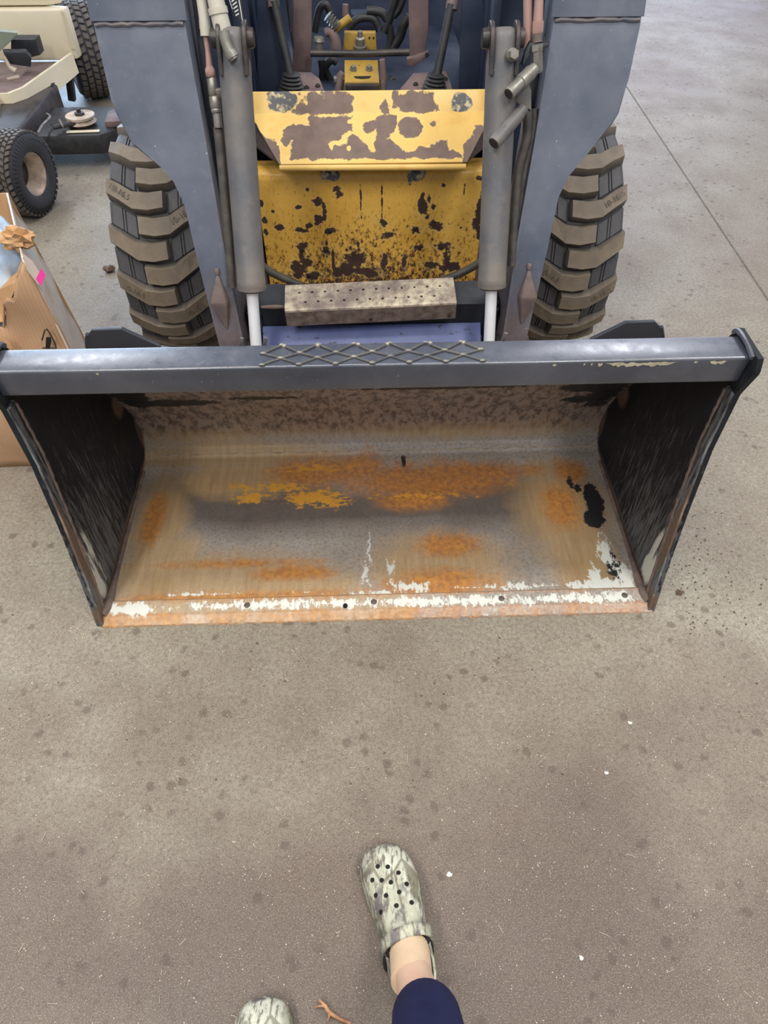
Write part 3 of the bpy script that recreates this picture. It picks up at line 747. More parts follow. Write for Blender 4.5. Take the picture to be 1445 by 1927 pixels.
# -------- cross tube between the arms, and the perforated step
bm = BM(); slab(bm, [(-.375, 1.86, .338), (-.375, 1.86, .452), (-.375, 1.975, .462), (-.375, 1.975, .338)], (.775, 0, 0), .008, 3)
cross = obj('cross_tube', bm, M_DARK, loader, 35)
for x_ in (-.355, .375):
    bm = BM(); slab(bm, [(x_-.022, 1.845, .30), (x_+.022, 1.845, .30), (x_+.022, 1.845, .44), (x_-.022, 1.845, .44)], (0, .02, 0), .009, 3); obj('tube_flange', bm, M_DARK, cross, 35)
bm = BM(); tube(bm, [(-.33, 1.858, .455), (-.29, 1.856, .456), (-.25, 1.856, .456)], [.004, .007, .004], 7, sub=4); obj('weld_seam', bm, M_WELD, cross, 40)
# step: folded channel with staggered holes punched in its top
STEP_M = Matrix.Translation((0.002, 1.80, .487)) @ Euler((math.radians(12), math.radians(-1.4), math.radians(.9))).to_matrix().to_4x4()
SLn, SWd, STh = .510, .105, .004
def punched(bm, x0, x1, y0, y1, holes, r, z, th, seg=12):
    """strip x0..x1 with round holes (one per cell), with thickness"""
    n_ = len(holes); xs_ = [x0]+[(holes[i]+holes[i+1])/2 for i in range(n_-1)]+[x1]
    cy = (y0+y1)/2
    for zz, flip in ((z, False), (z-th, True)):
        for i, hx in enumerate(holes):
            A = [bm.verts.new((hx+r*math.cos(t), cy+r*math.sin(t), zz)) for t in [2*PI*(k+.5)/seg for k in range(seg)]]
            a_, b_ = xs_[i], xs_[i+1]
            def proj(t):
                c_, s_ = math.cos(t), math.sin(t)
                ux = ((b_-hx) if c_ > 0 else (hx-a_))/max(abs(c_), 1e-6); uy = ((y1-cy))/max(abs(s_), 1e-6)
                u_ = min(ux, uy); return (hx+u_*c_, cy+u_*s_, zz)
            corner = [math.atan2(y1-cy, b_-hx), math.atan2(y1-cy, a_-hx), math.atan2(y0-cy, a_-hx)+2*PI, math.atan2(y0-cy, b_-hx)+2*PI]
            Bv = [bm.verts.new(proj(2*PI*(k+.5)/seg)) for k in range(seg)]
            Cv = {}
            for k in range(seg):
                t0, t1 = 2*PI*(k+.5)/seg, 2*PI*(k+1.5)/seg
                c = [q for q in corner+[corner[0]+2*PI] if t0 < q < t1]
                loop = [A[k], Bv[k]]
                if c: loop.append(bm.verts.new(proj(c[0])))
                loop += [Bv[(k+1) % seg], A[(k+1) % seg]]
                bm.faces.new(loop if not flip else loop[::-1])
            if not flip: TOP = A; 
            if not flip:
                low = [bm.verts.new(v.co+Vector((0, 0, -th))) for v in A]
                for k in range(seg): bm.faces.new((A[k], A[(k+1) % seg], low[(k+1) % seg], low[k]))
bm = BM()
pit = .0385
h1 = [-.212+pit*i for i in range(12)]; h2_ = [-.194+pit*i for i in range(11)]
punched(bm, -SLn/2, SLn/2, .052, .092, h1, .0042, 0, STh)
punched(bm, -SLn/2, SLn/2, .012, .052, h2_, .0042, 0, STh)
bmesh.ops.remove_doubles(bm, verts=bm.verts, dist=1e-5)
# front strip with rounded fold, front flange and rear flange
fold = [(.012, 0), (.006, -.0008), (.002, -.003), (0, -.008), (-.004, -.060)]
for (ya, za), (yb, zb) in zip(fold[:-1], fold[1:-1]): slab(bm, [(-SLn/2, ya, za), (-SLn/2, yb, zb), (-SLn/2, yb+.003, zb-.003), (-SLn/2, ya+.003, za-.004)], (SLn, 0, 0))
slab(bm, [(-SLn/2, .092, 0), (-SLn/2, .105, 0), (-SLn/2, .105, -.03), (-SLn/2, .101, -.03), (-SLn/2, .092, -.004)], (SLn, 0, 0))
bmesh.ops.transform(bm, matrix=STEP_M, verts=bm.verts)
n = NT('worn_step_steel')
a_ = n.noise(9, 5); b_ = n.noise(45, 5, .7)
base = n.mix(n.mr(a_, .35, .62), srgb(112, 98, 94), srgb(190, 178, 154))
base = n.mix(n.mr(b_, .42, .62, 0, .75), base, srgb(98, 84, 80))
M_STEP = n.done(base, .5, .1, b_, .4, .001)
step = obj('step', bm, M_STEP, cross, 30)
bm = BM(); slab(bm, [(-SLn/2+.004, .006, -.02), (SLn/2-.004, .006, -.02), (SLn/2-.004, .100, -.02), (-SLn/2+.004, .100, -.02)], (0, 0, -.003)); bmesh.ops.transform(bm, matrix=STEP_M, verts=bm.verts)  # black sheet below the punched holes, added as their shade
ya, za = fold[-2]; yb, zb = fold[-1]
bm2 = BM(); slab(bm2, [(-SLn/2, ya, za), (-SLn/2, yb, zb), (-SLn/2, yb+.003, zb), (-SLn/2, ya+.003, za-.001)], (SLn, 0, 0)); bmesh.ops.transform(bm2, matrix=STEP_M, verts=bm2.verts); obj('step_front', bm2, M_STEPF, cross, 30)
obj('step_hole_shade', bm, M_BLACKHOLE, cross, 0)
for x_ in (-.002, .235):
    bm = BM(); p = STEP_M @ Vector((x_, -.003, -.045)); hexbolt(bm, p, STEP_M.to_3x3() @ Vector((0, -1, .08)), .006, .003, False); obj('step_rivet', bm, M_DARKSTEEL, cross, 30)

# coupler plate seen under the cross tube
bm = BM(); slab(bm, [(-.335, 1.790, .335), (.345, 1.790, .335), (.345, 1.855, .390), (-.335, 1.855, .390)], (0, .006, -.010), .002)
slab(bm, [(-.335, 1.790, .335), (.345, 1.790, .335), (.345, 1.755, .06), (-.335, 1.755, .06)], (0, .012, 0), .002)
obj('quick_attach_plate', bm, M_COUPLER, loader, 30)

# -------- yellow front panels
UP = [Vector((-.335, 2.305, .892)), Vector((.372, 2.305, .885)), Vector((.372, 2.15, .745)), Vector((-.335, 2.15, .750))]
def up_at(u, v):
    """u across, v from the top edge down to the lip; the upper 17% is a flatter band"""
    if v < .17: y, z = 2.325-.030*(v/.17), .892-.052*(v/.17)
    else: t = (v-.17)/.83; y, z = 2.295-.140*t, .840-.092*t
    x = -.338+.716*u
    return Vector((x, y, z))
def zu(x, y): return ((x-145)/1235, (y-490)/372)
BIG = [(415,575),(440,635),(335,625),(300,665),(280,720),(312,755),(340,725),(348,805),(310,835),(1225,838),(1215,800),(1160,790),(1150,725),(1115,718),(1085,760),(1010,770),(980,795),(910,790),(880,740),(838,715),(850,685),(880,670),(890,630),(895,575),(830,560),(800,575),(760,605),(715,625),(708,655),(740,680),(780,660),(785,690),(770,730),(775,790),(760,795),(705,720),(690,705),(660,695),(640,705),(625,745),(560,745),(548,785),(535,740),(590,725),(600,690),(655,665),(660,625),(640,610),(660,580)]
B3 = [(345,545),(430,525),(370,495),(665,495),(665,545),(580,560),(460,565),(430,555)]
B4 = [(880,495),(1075,495),(1115,550),(1000,570),(950,550),(870,540)]
B5 = [(1375,640),(1300,645),(1290,700),(1240,760),(1232,870),(1290,870),(1375,760)]
B6 = [(150,610),(210,705),(270,725),(285,870),(245,870),(150,740)]
def up_uv(Pn):
    # back from 3-D to (u, v)
    u = (Pn[:, 0]+.338)/.716
    z = Pn[:, 2]; v = np.where(z > .840, (.892-z)/.052*.17, .17+.83*(.840-z)/.092)
    return np.c_[u*3.3, v]
def uvp(poly): return [(zu(x, y)[0]*3.3, zu(x, y)[1]) for x, y in poly]
def up_peel(Pn):
    q = up_uv(Pn); v = np.full(len(q), -1.0)
    for pl in (BIG, B3, B4, B5, B6): v = np.maximum(v, polysd(q, uvp(pl)))
    for (cx, cy, r) in ((960, 650, 66), (662, 725, 33), (735, 640, 26), (1078, 635, 14), (832, 545, 26), (395, 540, 30), (490, 782, 5)):
        c = zu(cx, cy); v = np.maximum(v, r/372-np.hypot(q[:, 0]-c[0]*3.3, q[:, 1]-c[1]))
    i1 = zu(638, 772); v = np.where(np.hypot(q[:, 0]-i1[0]*3.3, (q[:, 1]-i1[1])*.7) < .032, -.02, v)
    return v
def up_grey(Pn):
    q = up_uv(Pn); a_, b_ = zu(295, 515), zu(1228, 528)
    return np.maximum(ell(q, (a_[0]*3.3, a_[1]), (.22, .09)), ell(q, (b_[0]*3.3, b_[1]), (.15, .08)))
bm = BM(); grid(bm, up_at, 330, 110)
# cut the lower corners off and fold the lip under
for s_, co, no in ((-1, (-.262, 2.15, .748), Vector((-1, 0, -.95))), (1, (.300, 2.15, .745), Vector((1, 0, -.95)))):
    bmesh.ops.bisect_plane(bm, geom=bm.verts[:]+bm.edges[:]+bm.faces[:], plane_co=co, plane_no=no, clear_outer=True)
upper = obj('toe_panel', bm, M_YEL1, loader, 40, masks=dict(peel=up_peel, grey=up_grey, grime=lambda q: q[:, 0]*0), recalc=False, label='upper yellow panel with large brown peeled patches')
sm = upper.modifiers.new('plate', 'SOLIDIFY'); sm.thickness = .006; sm.offset = -1
mk0 = dict(peel=lambda q: q[:, 0]*0-1, grey=lambda q: q[:, 0]*0-1, grime=lambda q: q[:, 0]*0)
bm = BM(); tube(bm, [(-.262, 2.158, .741), (.300, 2.158, .737)], .010, 12); obj('rolled_lip', bm, M_YEL1, upper, 40, masks=mk0)
for a_, b_, s_ in ((Vector((-.338, 2.284, .830)), Vector((-.262, 2.157, .750)), -1), (Vector((.378, 2.284, .828)), Vector((.300, 2.157, .747)), 1)):
    bm = BM(); slab(bm, [a_, b_, b_+Vector((s_*.035, .075, -.012)), a_+Vector((s_*.035, .03, -.07))], (0, .004, .002)); obj('corner_flange', bm, M_RUST, upper, 30)
for (zx, zy) in ((193, 508), (540, 512), (1316, 512)):
    u, v = zu(zx, zy); p = up_at(u, max(v, .03)); bm = BM(); nn = Vector((0, -.85, .5)).normalized()
    steps(bm, p-nn*.002, p+nn*.0012, [(0, .0042), (1, .0042)], 14); obj('bolt_hole', bm, M_BLACKHOLE, upper, 30)

# lower panel: rounded top shoulder, then a flat upright face
LOW = [(2.335, .684), (2.28, .690), (2.262, .688), (2.251, .680), (2.246, .668), (2.245, .650), (2.250, .25)]
lp = np.array(LOW); ls = np.r_[0, np.cumsum(np.linalg.norm(np.diff(lp, axis=0), axis=1))]
def low_at(u, v):
    s_ = v*ls[-1]; return Vector((-.352+.750*u, float(np.interp(s_, ls, lp[:, 0])), float(np.interp(s_, ls, lp[:, 1]))))
# marks in (x, z) metres; zoom pixels (zx, zy) of the panel -> x, z
def lx(zx, zy): return (-.352+(zx-238)/975*.745, .668-(zy-95)/430*.36)
LSP = [(490,175,22,18),(512,215,9,38),(492,248,18,16),(478,268,12,10),(937,200,17,45),(962,172,10,18),(985,207,9,12),(958,246,9,10),(1000,285,42,20),(530,298,22,14),(910,296,26,15),(405,362,26,18),(395,400,14,26),(415,430,28,22),(510,378,20,18),(515,350,7,14),(930,375,22,14),(1030,368,42,16),(1055,420,16,50),(1070,465,46,22),(375,455,32,30),(372,490,30,20),(318,280,18,14),(400,290,14,10),(425,296,16,8),(440,275,15,13),(1190,200,16,46),(1180,265,18,40),(1195,315,14,30),(247,180,10,20),(255,250,12,22),(252,300,8,14),(402,200,12,8),(450,130,8,8),(295,215,8,7),(1020,122,12,8),(1110,292,9,6),(1168,100,16,8),(790,320,26,14),(640,420,46,40),(600,465,40,30),(560,480,30,20),(700,480,60,22),(770,440,14,40),(860,440,14,34),(450,490,40,18),(540,430,8,60),(985,455,40,18),(620,375,10,12),(655,355,8,14),(570,130,20,12),(580,150,14,14),(672,170,4,60),(762,180,4,60),(765,270,14,16),(1110,150,3,28)]
LGR = [(545, 70, 42, 18), (905, 72, 38, 22), (880, 95, 8, 14)]
def low_peel(q):
    xz = np.c_[q[:, 0], q[:, 2]]; L_ = []
    for zx, zy, rx, ry in LSP:
        x, z = lx(zx, zy); L_.append((x, z, rx*.745/975*1.0, ry*.36/430*1.0))
    v = np.full(len(q), -1.5)
    for (x, z, rx, rz) in L_:
        v = np.maximum(v, (1-np.sqrt(((xz[:, 0]-x)/rx)**2+((xz[:, 1]-z)/rz)**2))*.55)
    return np.where(q[:, 2] > .672, -1.5, v)
def low_grime(q):
    t = np.clip((.60-q[:, 2])/.30, 0, 1)
    t = t*(.35+.65*np.exp(-((q[:, 0]-.0)/.30)**2))
    return t*.75
def low_grey(q):
    v = np.full(len(q), -1.0)
    for zx, zy, rx, ry in LGR:
        x, _ = lx(zx, zy); z = .690-(zy-55)/45*.03
        v = np.maximum(v, 1-np.sqrt(((q[:, 0]-x)/(rx*.00076))**2+((q[:, 2]-z)/(.018))**2))
    return v*.5
bm = BM(); grid(bm, low_at, 340, 200)
lower = obj('front_panel', bm, M_YEL2, loader, 40, masks=dict(peel=low_peel, grey=low_grey, grime=low_grime), recalc=False, label='lower yellow panel speckled with brown rust')
sm = lower.modifiers.new('plate', 'SOLIDIFY'); sm.thickness = .006; sm.offset = -1
for zx, zy in ((530, 300), (910, 296), (405, 378), (510, 380), (930, 377), (1030, 377), (420, 490)):
    x, z = lx(zx, zy); bm = BM(); hexbolt(bm, (x, 2.246, z), (0, -1, 0), .0078, .007); obj('panel_bolt', bm, M_DARKSTEEL, lower, 30)
for zx in (541, 902):
    x, _ = lx(zx, 0); bm = BM(); hexbolt(bm, (x, 2.268, .690), (0, -.3, 1), .0055, .004); obj('shoulder_bolt', bm, M_RUST, lower, 30)
for zx, zy in ((968, 165), (960, 247)):
    x, z = lx(zx, zy); bm = BM(); box(bm, (x, 2.2445, z), (.008, .003, .014), None, .001); obj('slot', bm, M_BLACKHOLE, lower, 30)
# hoses drooping behind the step
for sgn, pts, lb in ((-1, [(488, 495), (510, 512), (535, 524), (575, 540), (620, 545)], 'left'), (1, [(912, 486), (890, 502), (862, 516), (830, 528), (790, 540)], 'right')):
    bm = BM(); tube(bm, [atY(x, y, 2.10) for x, y in pts], .0125, 12, sub=5); obj('hydraulic_hose', bm, M_HOSE, loader, 60)
bm = BM(); tube(bm, [atY(x, y, 2.05) for x, y in ((490, 545), (520, 541), (560, 542))], .006, 10, sub=4); obj('grease_line', bm, M_HOSE, loader, 60)

# -------- chassis
bm = BM(); box(bm, (.01, 3.0, .44), (.80, 1.28, .40), None, .02); obj('chassis', bm, M_DARK, loader, 30)
for s_ in (-1, 1):
    bm = BM(); box(bm, (.01+s_*.452, 2.72, .92), (.135, .60, 1.05), None, .006); obj('frame_upright', bm, M_CABDARK, loader, 30)
    bm = BM(); box(bm, (.01+s_*.385, 2.30, .40), (.03, .12, .50), None, .004); obj('panel_bracket', bm, M_RUST, loader, 30)
    bm = BM(); steps(bm, (s_*.40, 2.42, .387), (s_*.62, 2.42, .387), [(0, .07), (.6, .07), (.62, .11), (1, .11)], 24); obj('axle', bm, M_DARKSTEEL, loader, 40)
bm = BM(); box(bm, (.01, 3.45, .95), (1.0, .06, 1.0), None, .01); obj('cab_rear_wall', bm, M_CABDARK, loader, 30)
# -------- inside the cab, above the yellow panel
bm = BM(); box(bm, (.01, 2.88, .775), (.74, 1.10, .02), None, .003); floor_cab = obj('cab_floor', bm, M_CABDARK, loader, 30)
cab = loader
for s_, poly in ((-1, [(546, 182), (550, 138), (585, 138), (601, 150), (614, 182)]), (1, [(752, 182), (754, 168), (778, 140), (840, 136), (856, 182)])):
    bm = BM(); slab(bm, [atY(x, y, 2.40+.0025*(182-y)) for x, y in poly], (0, .012, .0), .002); fp = obj('floor_plate', bm, M_CABBROWN, loader, 30)
    for (px, py) in (((577, 166), (598, 163)) if s_ < 0 else ((782, 160), (838, 150))):
        c = atY(px, py, 2.40+.0025*(182-py)); bm = BM(); hexbolt(bm, c, (0, -1, .2), .006, .004); obj('plate_bolt', bm, M_DARKSTEEL, fp, 30)
for s_, pts, foot in ((-1, [(551, -60), (587, -60), (586, 136), (551, 136)], None), (1, [(768, -60), (807, -60), (806, 60), (798, 108), (772, 112), (770, 60)], [(766, 112), (806, 98), (808, 106), (778, 126), (766, 124)])):
    bm = BM(); slab(bm, [atY(x, y, 2.62) for x, y in pts], (0, .02, 0), .003); po = obj('pedal_post', bm, M_CABBROWN, loader, 30)
    if foot:
        bm = BM(); slab(bm, [atY(x, y, 2.60) for x, y in foot], (0, .03, 0), .003); obj('post_foot', bm, M_CABBROWN, po, 30)
        bm = BM(); c = atY(803, 103, 2.598); steps(bm, c, c+Vector((0, -.003, .001)), [(0, .006), (1, .006)], 14); obj('post_slot', bm, M_BLACKHOLE, po, 30)
# control levers with ribbed boots
for s_, rod, top_, base_ in ((-1, ((515, 2), (549, 150)), ((506, -60), (515, 14)), (549, 178)), (1, ((849, 8), (820, 152)), ((862, -60), (849, 18)), (816, 180))):
    Yb = 2.43
    bm = BM(); tube(bm, [atY(*rod[1], Yb), atY(*rod[0], Yb+.06)], [.0135, .0125], 14); lv = obj('control_lever', bm, M_BLKRUB, loader, 50)
    bm = BM(); tube(bm, [atY(*top_[1], Yb+.062), atY(*top_[0], Yb+.10)], [.018, .018], 14); obj('lever_sleeve', bm, M_CABBROWN, lv, 40)
    b0 = atY(*base_, Yb); t0 = atY(*rod[1], Yb)+Vector((0, 0, .02)); pr_ = []
    for k in range(13): pr_.append((k/12, (.040-.020*k/12)+(.006 if k % 2 else 0)))
    bm = BM(); steps(bm, b0, t0, pr_, 20); obj('rubber_boot', bm, M_BLKRUB, lv, 60)
# thin rods beside the left lever
for q in (((537, -20), (553, 92)), ((541, -20), (547, 60))):
    bm = BM(); tube(bm, [atY(*q[0], 2.60), atY(*q[1], 2.58)], .004, 8); obj('linkage_rod', bm, M_DARKSTEEL, loader, 50)
# cross rod
bm = BM(); tube(bm, [atY(584, 100, 2.58), atY(680, 101, 2.58), atY(770, 98, 2.58)], .0105, 12); obj('cross_rod', bm, M_DARKSTEEL, loader, 50)
# valve: upright yellow plate with a stud, and the block in front
bm = BM(); slab(bm, [atY(x, y, 2.70) for x, y in ((648, 62), (707, 62), (709, 96), (646, 96))], (0, .03, 0), .003); vp = obj('valve_plate', bm, M_VALVEY, loader, 30)
c = atY(678, 92, 2.69); bm = BM(); steps(bm, c, c+Vector((0, -.008, .052)), [(0, .022), (.2, .022), (.22, .015), (.62, .015), (.7, .009), (1, .008)], 18); obj('stud', bm, M_ZINC, vp, 40)
for px in (695, 703):
    c = atY(px, 71, 2.699); bm = BM(); steps(bm, c, c+Vector((0, -.002, 0)), [(0, .003), (1, .003)], 10); obj('plate_hole', bm, M_BLACKHOLE, vp, 30)
va = [atY(648, 112, 2.58), atY(711, 112, 2.58), atY(714, 154, 2.47), atY(648, 154, 2.47)]
bm = BM(); slab(bm, va, (0, .006, -.045), .003); vb = obj('valve_block', bm, M_VALVEY, loader, 30)
vn = (va[1]-va[0]).cross(va[3]-va[0]).normalized(); vn = vn if vn.z > 0 else -vn
for px in (665, 695):
    c = va[0].lerp(va[1], (px-648)/64)+(va[3]-va[0])*.45
    bm = BM(); hexbolt(bm, c, vn, .0085, .010); obj('valve_bolt', bm, M_ZINC, vb, 30)
c = va[0].lerp(va[1], .53)+(va[3]-va[0])*.80
bm = BM(); slab(bm, [c+Vector((dx_, 0, 0))+(va[3]-va[0]).normalized()*dy_+vn*.0003 for dx_, dy_ in ((-.028, -.004), (.028, -.004), (.022, .006), (0, .009), (-.022, .006))], vn*.001); obj('valve_slot', bm, M_BLACKHOLE, vb, 30)
bm = BM(); slab(bm, [atY(x, y, 2.455) for x, y in ((650, 160), (713, 160), (712, 190), (652, 190))], (0, .05, 0), .004); obj('valve_body', bm, M_DARKSTEEL, loader, 30)
for pts in ([(636, 180), (640, 142), (644, 136)], [(718, 180), (722, 145), (719, 112)]):
    bm = BM(); tube(bm, [atY(x, y, 2.50) for x, y in pts], [.014, .012, .009], 12); obj('valve_spool', bm, M_CABBROWN, loader, 50)
bm = BM(); c0, c1 = atY(629, 150, 2.5), atY(648, 147, 2.5); steps(bm, c0, c1, [(0, .010), (.4, .010), (.42, .007), (1, .007)], 6); obj('spool_fitting', bm, M_ZINC, loader, 30)
# small linkage parts left of the valve
bm = BM(); tube(bm, [atY(626, 58, 2.68), atY(659, 33, 2.68)], [.013, .012], 10); lk_ = obj('valve_lever', bm, M_VALVEY, loader, 50)
bm = BM()
for k in range(5):
    c = atY(617+4.2*k, 30+5.0*k, 2.66); d_ = (atY(640, 56, 2.66)-atY(617, 30, 2.66)).normalized()
    steps(bm, c-d_*.003, c+d_*.003, [(0, .012), (.5, .018), (1, .012)], 14)
obj('return_spring', bm, M_ZINC, loader, 60)
bm = BM(); steps(bm, atY(600, 94, 2.62), atY(600, 70, 2.62), [(0, .014), (.7, .014), (.72, .019), (1, .016)], 14); obj('linkage_ball', bm, M_ZINC, loader, 50)
bm = BM(); tube(bm, [atY(x, y, 2.66) for x, y in ((632, 96), (630, 75), (622, 60), (612, 62))], [.020, .018, .015, .013], 12, sub=3); obj('linkage_arm', bm, M_CABBROWN, loader, 50)
bm = BM(); steps(bm, atY(650, 30, 2.75), atY(650, 8, 2.75), [(0, .012), (1, .010)], 12); obj('linkage_pin', bm, M_CABBROWN, loader, 50)
for pts, r_ in (([(622, 178), (620, 150), (612, 128), (624, 112), (634, 118)], .013), ([(600, 178), (606, 140), (604, 112)], .012), ([(730, 178), (736, 150), (748, 172)], .015), ([(738, 92), (752, 70), (760, 45), (770, 30)], .016),
                ([(722, 60), (735, 30), (745, -10)], .014), ([(592, 60), (600, 20), (612, 8), (622, 25)], .012), ([(740, 30), (752, 15), (764, -20)], .012), ([(690, 20), (720, 25), (735, 60), (730, 95)], .013), ([(655, 55), (672, 36), (700, 34), (712, 50)], .013)):
    bm = BM(); tube(bm, [atY(x, y, 2.78) for x, y in pts], r_, 10, sub=5); obj('cab_hose', bm, M_BLKRUB, loader, 60)
bm = BM(); slab(bm, [atY(x, y, 2.85) for x, y in ((660, 25), (708, 25), (712, 62), (664, 62))], (0, .06, 0), .008); obj('pump_housing', bm, M_CABDARK, loader, 30)
# ribbed side lining of the cab
for s_ in (-1, 1):
    for k, yy in enumerate((2.36, 2.50, 2.66, 2.82)):
        bm = BM(); box(bm, (.01+s_*.366, yy, 1.12), (.024, .06, .66), (0, 0, 0), .006); obj('cab_rib', bm, M_CABDARK, loader, 30)
# slanted lining plates left and right of the levers
for pts in ([(484, -60), (520, -60), (536, 90), (545, 182), (484, 182)], [(872, -60), (905, -60), (912, 60), (905, 182), (862, 182)]):
    bm = BM(); slab(bm, [atY(x, y, 2.50) for x, y in pts], (0, .01, 0), .002); obj('lining_plate', bm, M_CABDARK, loader, 30)
# striped warning decal high beside the left cylinder
M_DECAL = simple('black_decal', srgb(40, 42, 48), None, .4); M_WHITE = simple('white_print', srgb(226, 226, 226), None, .5)
dq = [arm(x, y, off=.02) for x, y in ((425, -14), (452, -14), (459, 42), (440, 30))]
bm = BM(); slab(bm, dq, (0, .003, 0)); de = obj('warning_decal', bm, M_DECAL, loader, 0)
bm = BM()
def dl(u, v): return dq[0].lerp(dq[1], u).lerp(dq[3].lerp(dq[2], u), v)+Vector((0, -.0008, .0002))
for k in range(6):
    v0 = .10+.14*k
    slab(bm, [dl(.22, v0+.10), dl(.62, v0-.06), dl(.62, v0-.01), dl(.22, v0+.15)], (0, .0006, 0))
slab(bm, [dl(.80, .02), dl(.86, .02), dl(.90, .95), dl(.84, .95)], (0, .0006, 0)); slab(bm, [dl(.06, .05), dl(.11, .05), dl(.11, .7), dl(.06, .7)], (0, .0006, 0))
obj('decal_stripes', bm, M_WHITE, de, 0, label='white slanted stripes')

# -------- tyres with chevron lugs
TC = {-1: Vector((-.672, 2.42, .387)), 1: Vector((.682, 2.42, .387))}
RT, RB = .387, .352
def carcass(c):
    bm = BM()
    prof_ = [(.085, .21), (.118, .215), (.136, .26), (.140, .30), (.134, .335), (.118, .349), (.06, .353), (0, .354), (-.06, .353), (-.118, .349), (-.134, .335), (-.140, .30), (-.136, .26), (-.118, .215), (-.085, .21)]
    lathe_x(bm, prof_, c, 72); return bm
def put(u, v, r): a_ = v/RT; return Vector((u, -r*math.cos(a_), r*math.sin(a_)))
def lug_mesh(sg):
    bm = BM()
    st = [(-.143, .058, .322, .018, 1), (-.137, .052, .369, .025, 0), (-.098, .026, .380, .0255, 0), (-.055, -.004, .385, .026, 0), (-.008, -.010, RT, .0255, 0), (.040, -.003, .386, .025, 0), (.046, -.002, .350, .028, 2)]
    lt = bm.verts.layers.float.new('tread'); rows = []
    for (u, v, r, w_, kd) in st:
        rb = .338 if abs(u) > .12 else .350
        if kd: row = [put(sg*u, v+w_, r), put(sg*u, v+w_*.5, r), put(sg*u, v-w_*.5, r), put(sg*u, v-w_, r)]
        else: row = [put(sg*u, v+w_+.012, rb), put(sg*u, v+w_, r), put(sg*u, v-w_, r), put(sg*u, v-w_-.012, rb)]
        vs_ = [bm.verts.new(p) for p in row]
        for q in vs_: q[lt] = 0.0
        if not kd: vs_[1][lt] = vs_[2][lt] = 1.0
        rows.append(vs_)
    for a_, b_ in zip(rows, rows[1:]):
        for k in range(3): bm.faces.new((a_[k], a_[k+1], b_[k+1], b_[k]))
    bmesh.ops.recalc_face_normals(bm, faces=bm.faces)
    me = bpy.data.meshes.new('tread_lug'); bm.to_mesh(me); bm.free(); me.materials.append(M_TYRE); return me
LUG = {1: lug_mesh(1), -1: lug_mesh(-1)}
def pad_mesh(sg):
    """raised pad with two grooves that fills the pocket above a lug, near the shoulder"""
    bm = BM(); rows = []
    st = [(-.137, .338), (-.133, .349), (-.122, .3575), (-.093, .3595), (-.0925, .3545), (-.0895, .3545), (-.089, .3597), (-.084, .360), (-.0835, .355), (-.0805, .355), (-.080, .360), (-.052, .3605), (-.046, .352)]
    for u, r in st:
        c_ = float(np.interp(u, [-.143, -.098, -.055], [.056, .026, -.004]))
        rows.append([bm.verts.new(put(sg*u, c_+dv, r-(.006 if k in (0, 3) else 0))) for k, dv in enumerate((.034, .040, .106, .112))])
    for a_, b_ in zip(rows, rows[1:]):
        for k in range(3): bm.faces.new((a_[k], a_[k+1], b_[k+1], b_[k]))
    bmesh.ops.recalc_face_normals(bm, faces=bm.faces)
    me = bpy.data.meshes.new('tread_pad'); bm.to_mesh(me); bm.free(); me.materials.append(M_TYRE); return me
PAD = {1: pad_mesh(1), -1: pad_mesh(-1)}
M_TYREMARK = simple('tyre_print', srgb(92, 84, 74), None, .7)
for s_ in (-1, 1):
    wh = thing('wheel', None, None, TC[s_]); wh.parent = loader; wh.location = TC[s_]-WL[loader.name]
    obj('tyre', carcass(TC[s_]), M_TYRE, wh, 40)
    for k in range(16):
        for sg in (1, -1):
            pd = link('tread_pad', PAD[sg], wh, TC[s_]); pd.rotation_euler = (-(2*PI/16)*(k+(.5 if sg < 0 else 0)+(.2 if s_ > 0 else 0)), 0, 0)
            lg = link('tread_lug', LUG[sg], wh, TC[s_]); lg.rotation_euler = (-(2*PI/16)*(k+(.5 if sg < 0 else 0)+(.2 if s_ > 0 else 0)), 0, 0)
    bm = BM(); lathe_x(bm, [(.085, .208), (.07, .19), (.02, .18), (.0, .06), (-.07, .19), (-.085, .208)], TC[s_], 40); obj('rim', bm, M_VALVEY, wh, 40)
    # raised size marking on some lugs
    for k, sg in ((0, 1), (2, 1), (4, 1), (1, -1), (3, -1), (15, -1)):
        an = (2*PI/16)*(k+(.5 if sg < 0 else 0)+(.2 if s_ > 0 else 0))
        cu = bpy.data.curves.new('size_marking', 'FONT'); cu.body = '10-16.5'; cu.size = .025; cu.extrude = .0007; cu.align_x = 'CENTER'; cu.align_y = 'CENTER'
        cu.materials.append(M_TYREMARK)
        u0, v0, r0 = sg*-.092, .0222, .3838
        base_ = put(u0, v0, r0)
        e1 = (put(u0+.02, v0-sg*.0136, r0)-base_).normalized()
        nr = Vector((0, base_.y, base_.z)).normalized(); e1 = (e1-nr*e1.dot(nr)).normalized(); e2 = nr.cross(e1)
        mt_ = Matrix((e1, e2, nr)).transposed().to_4x4(); mt_.translation = base_
        tmp = bpy.data.objects.new('size_marking', cu); COL.objects.link(tmp)
        tme = bpy.data.meshes.new_from_object(tmp.evaluated_get(bpy.context.evaluated_depsgraph_get())); bpy.data.objects.remove(tmp)
        tme.materials.clear(); tme.materials.append(M_TYREMARK)
        tx = link('size_marking', tme, wh, TC[s_])
        tx.matrix_basis = Matrix.Rotation(-an, 4, 'X') @ mt_

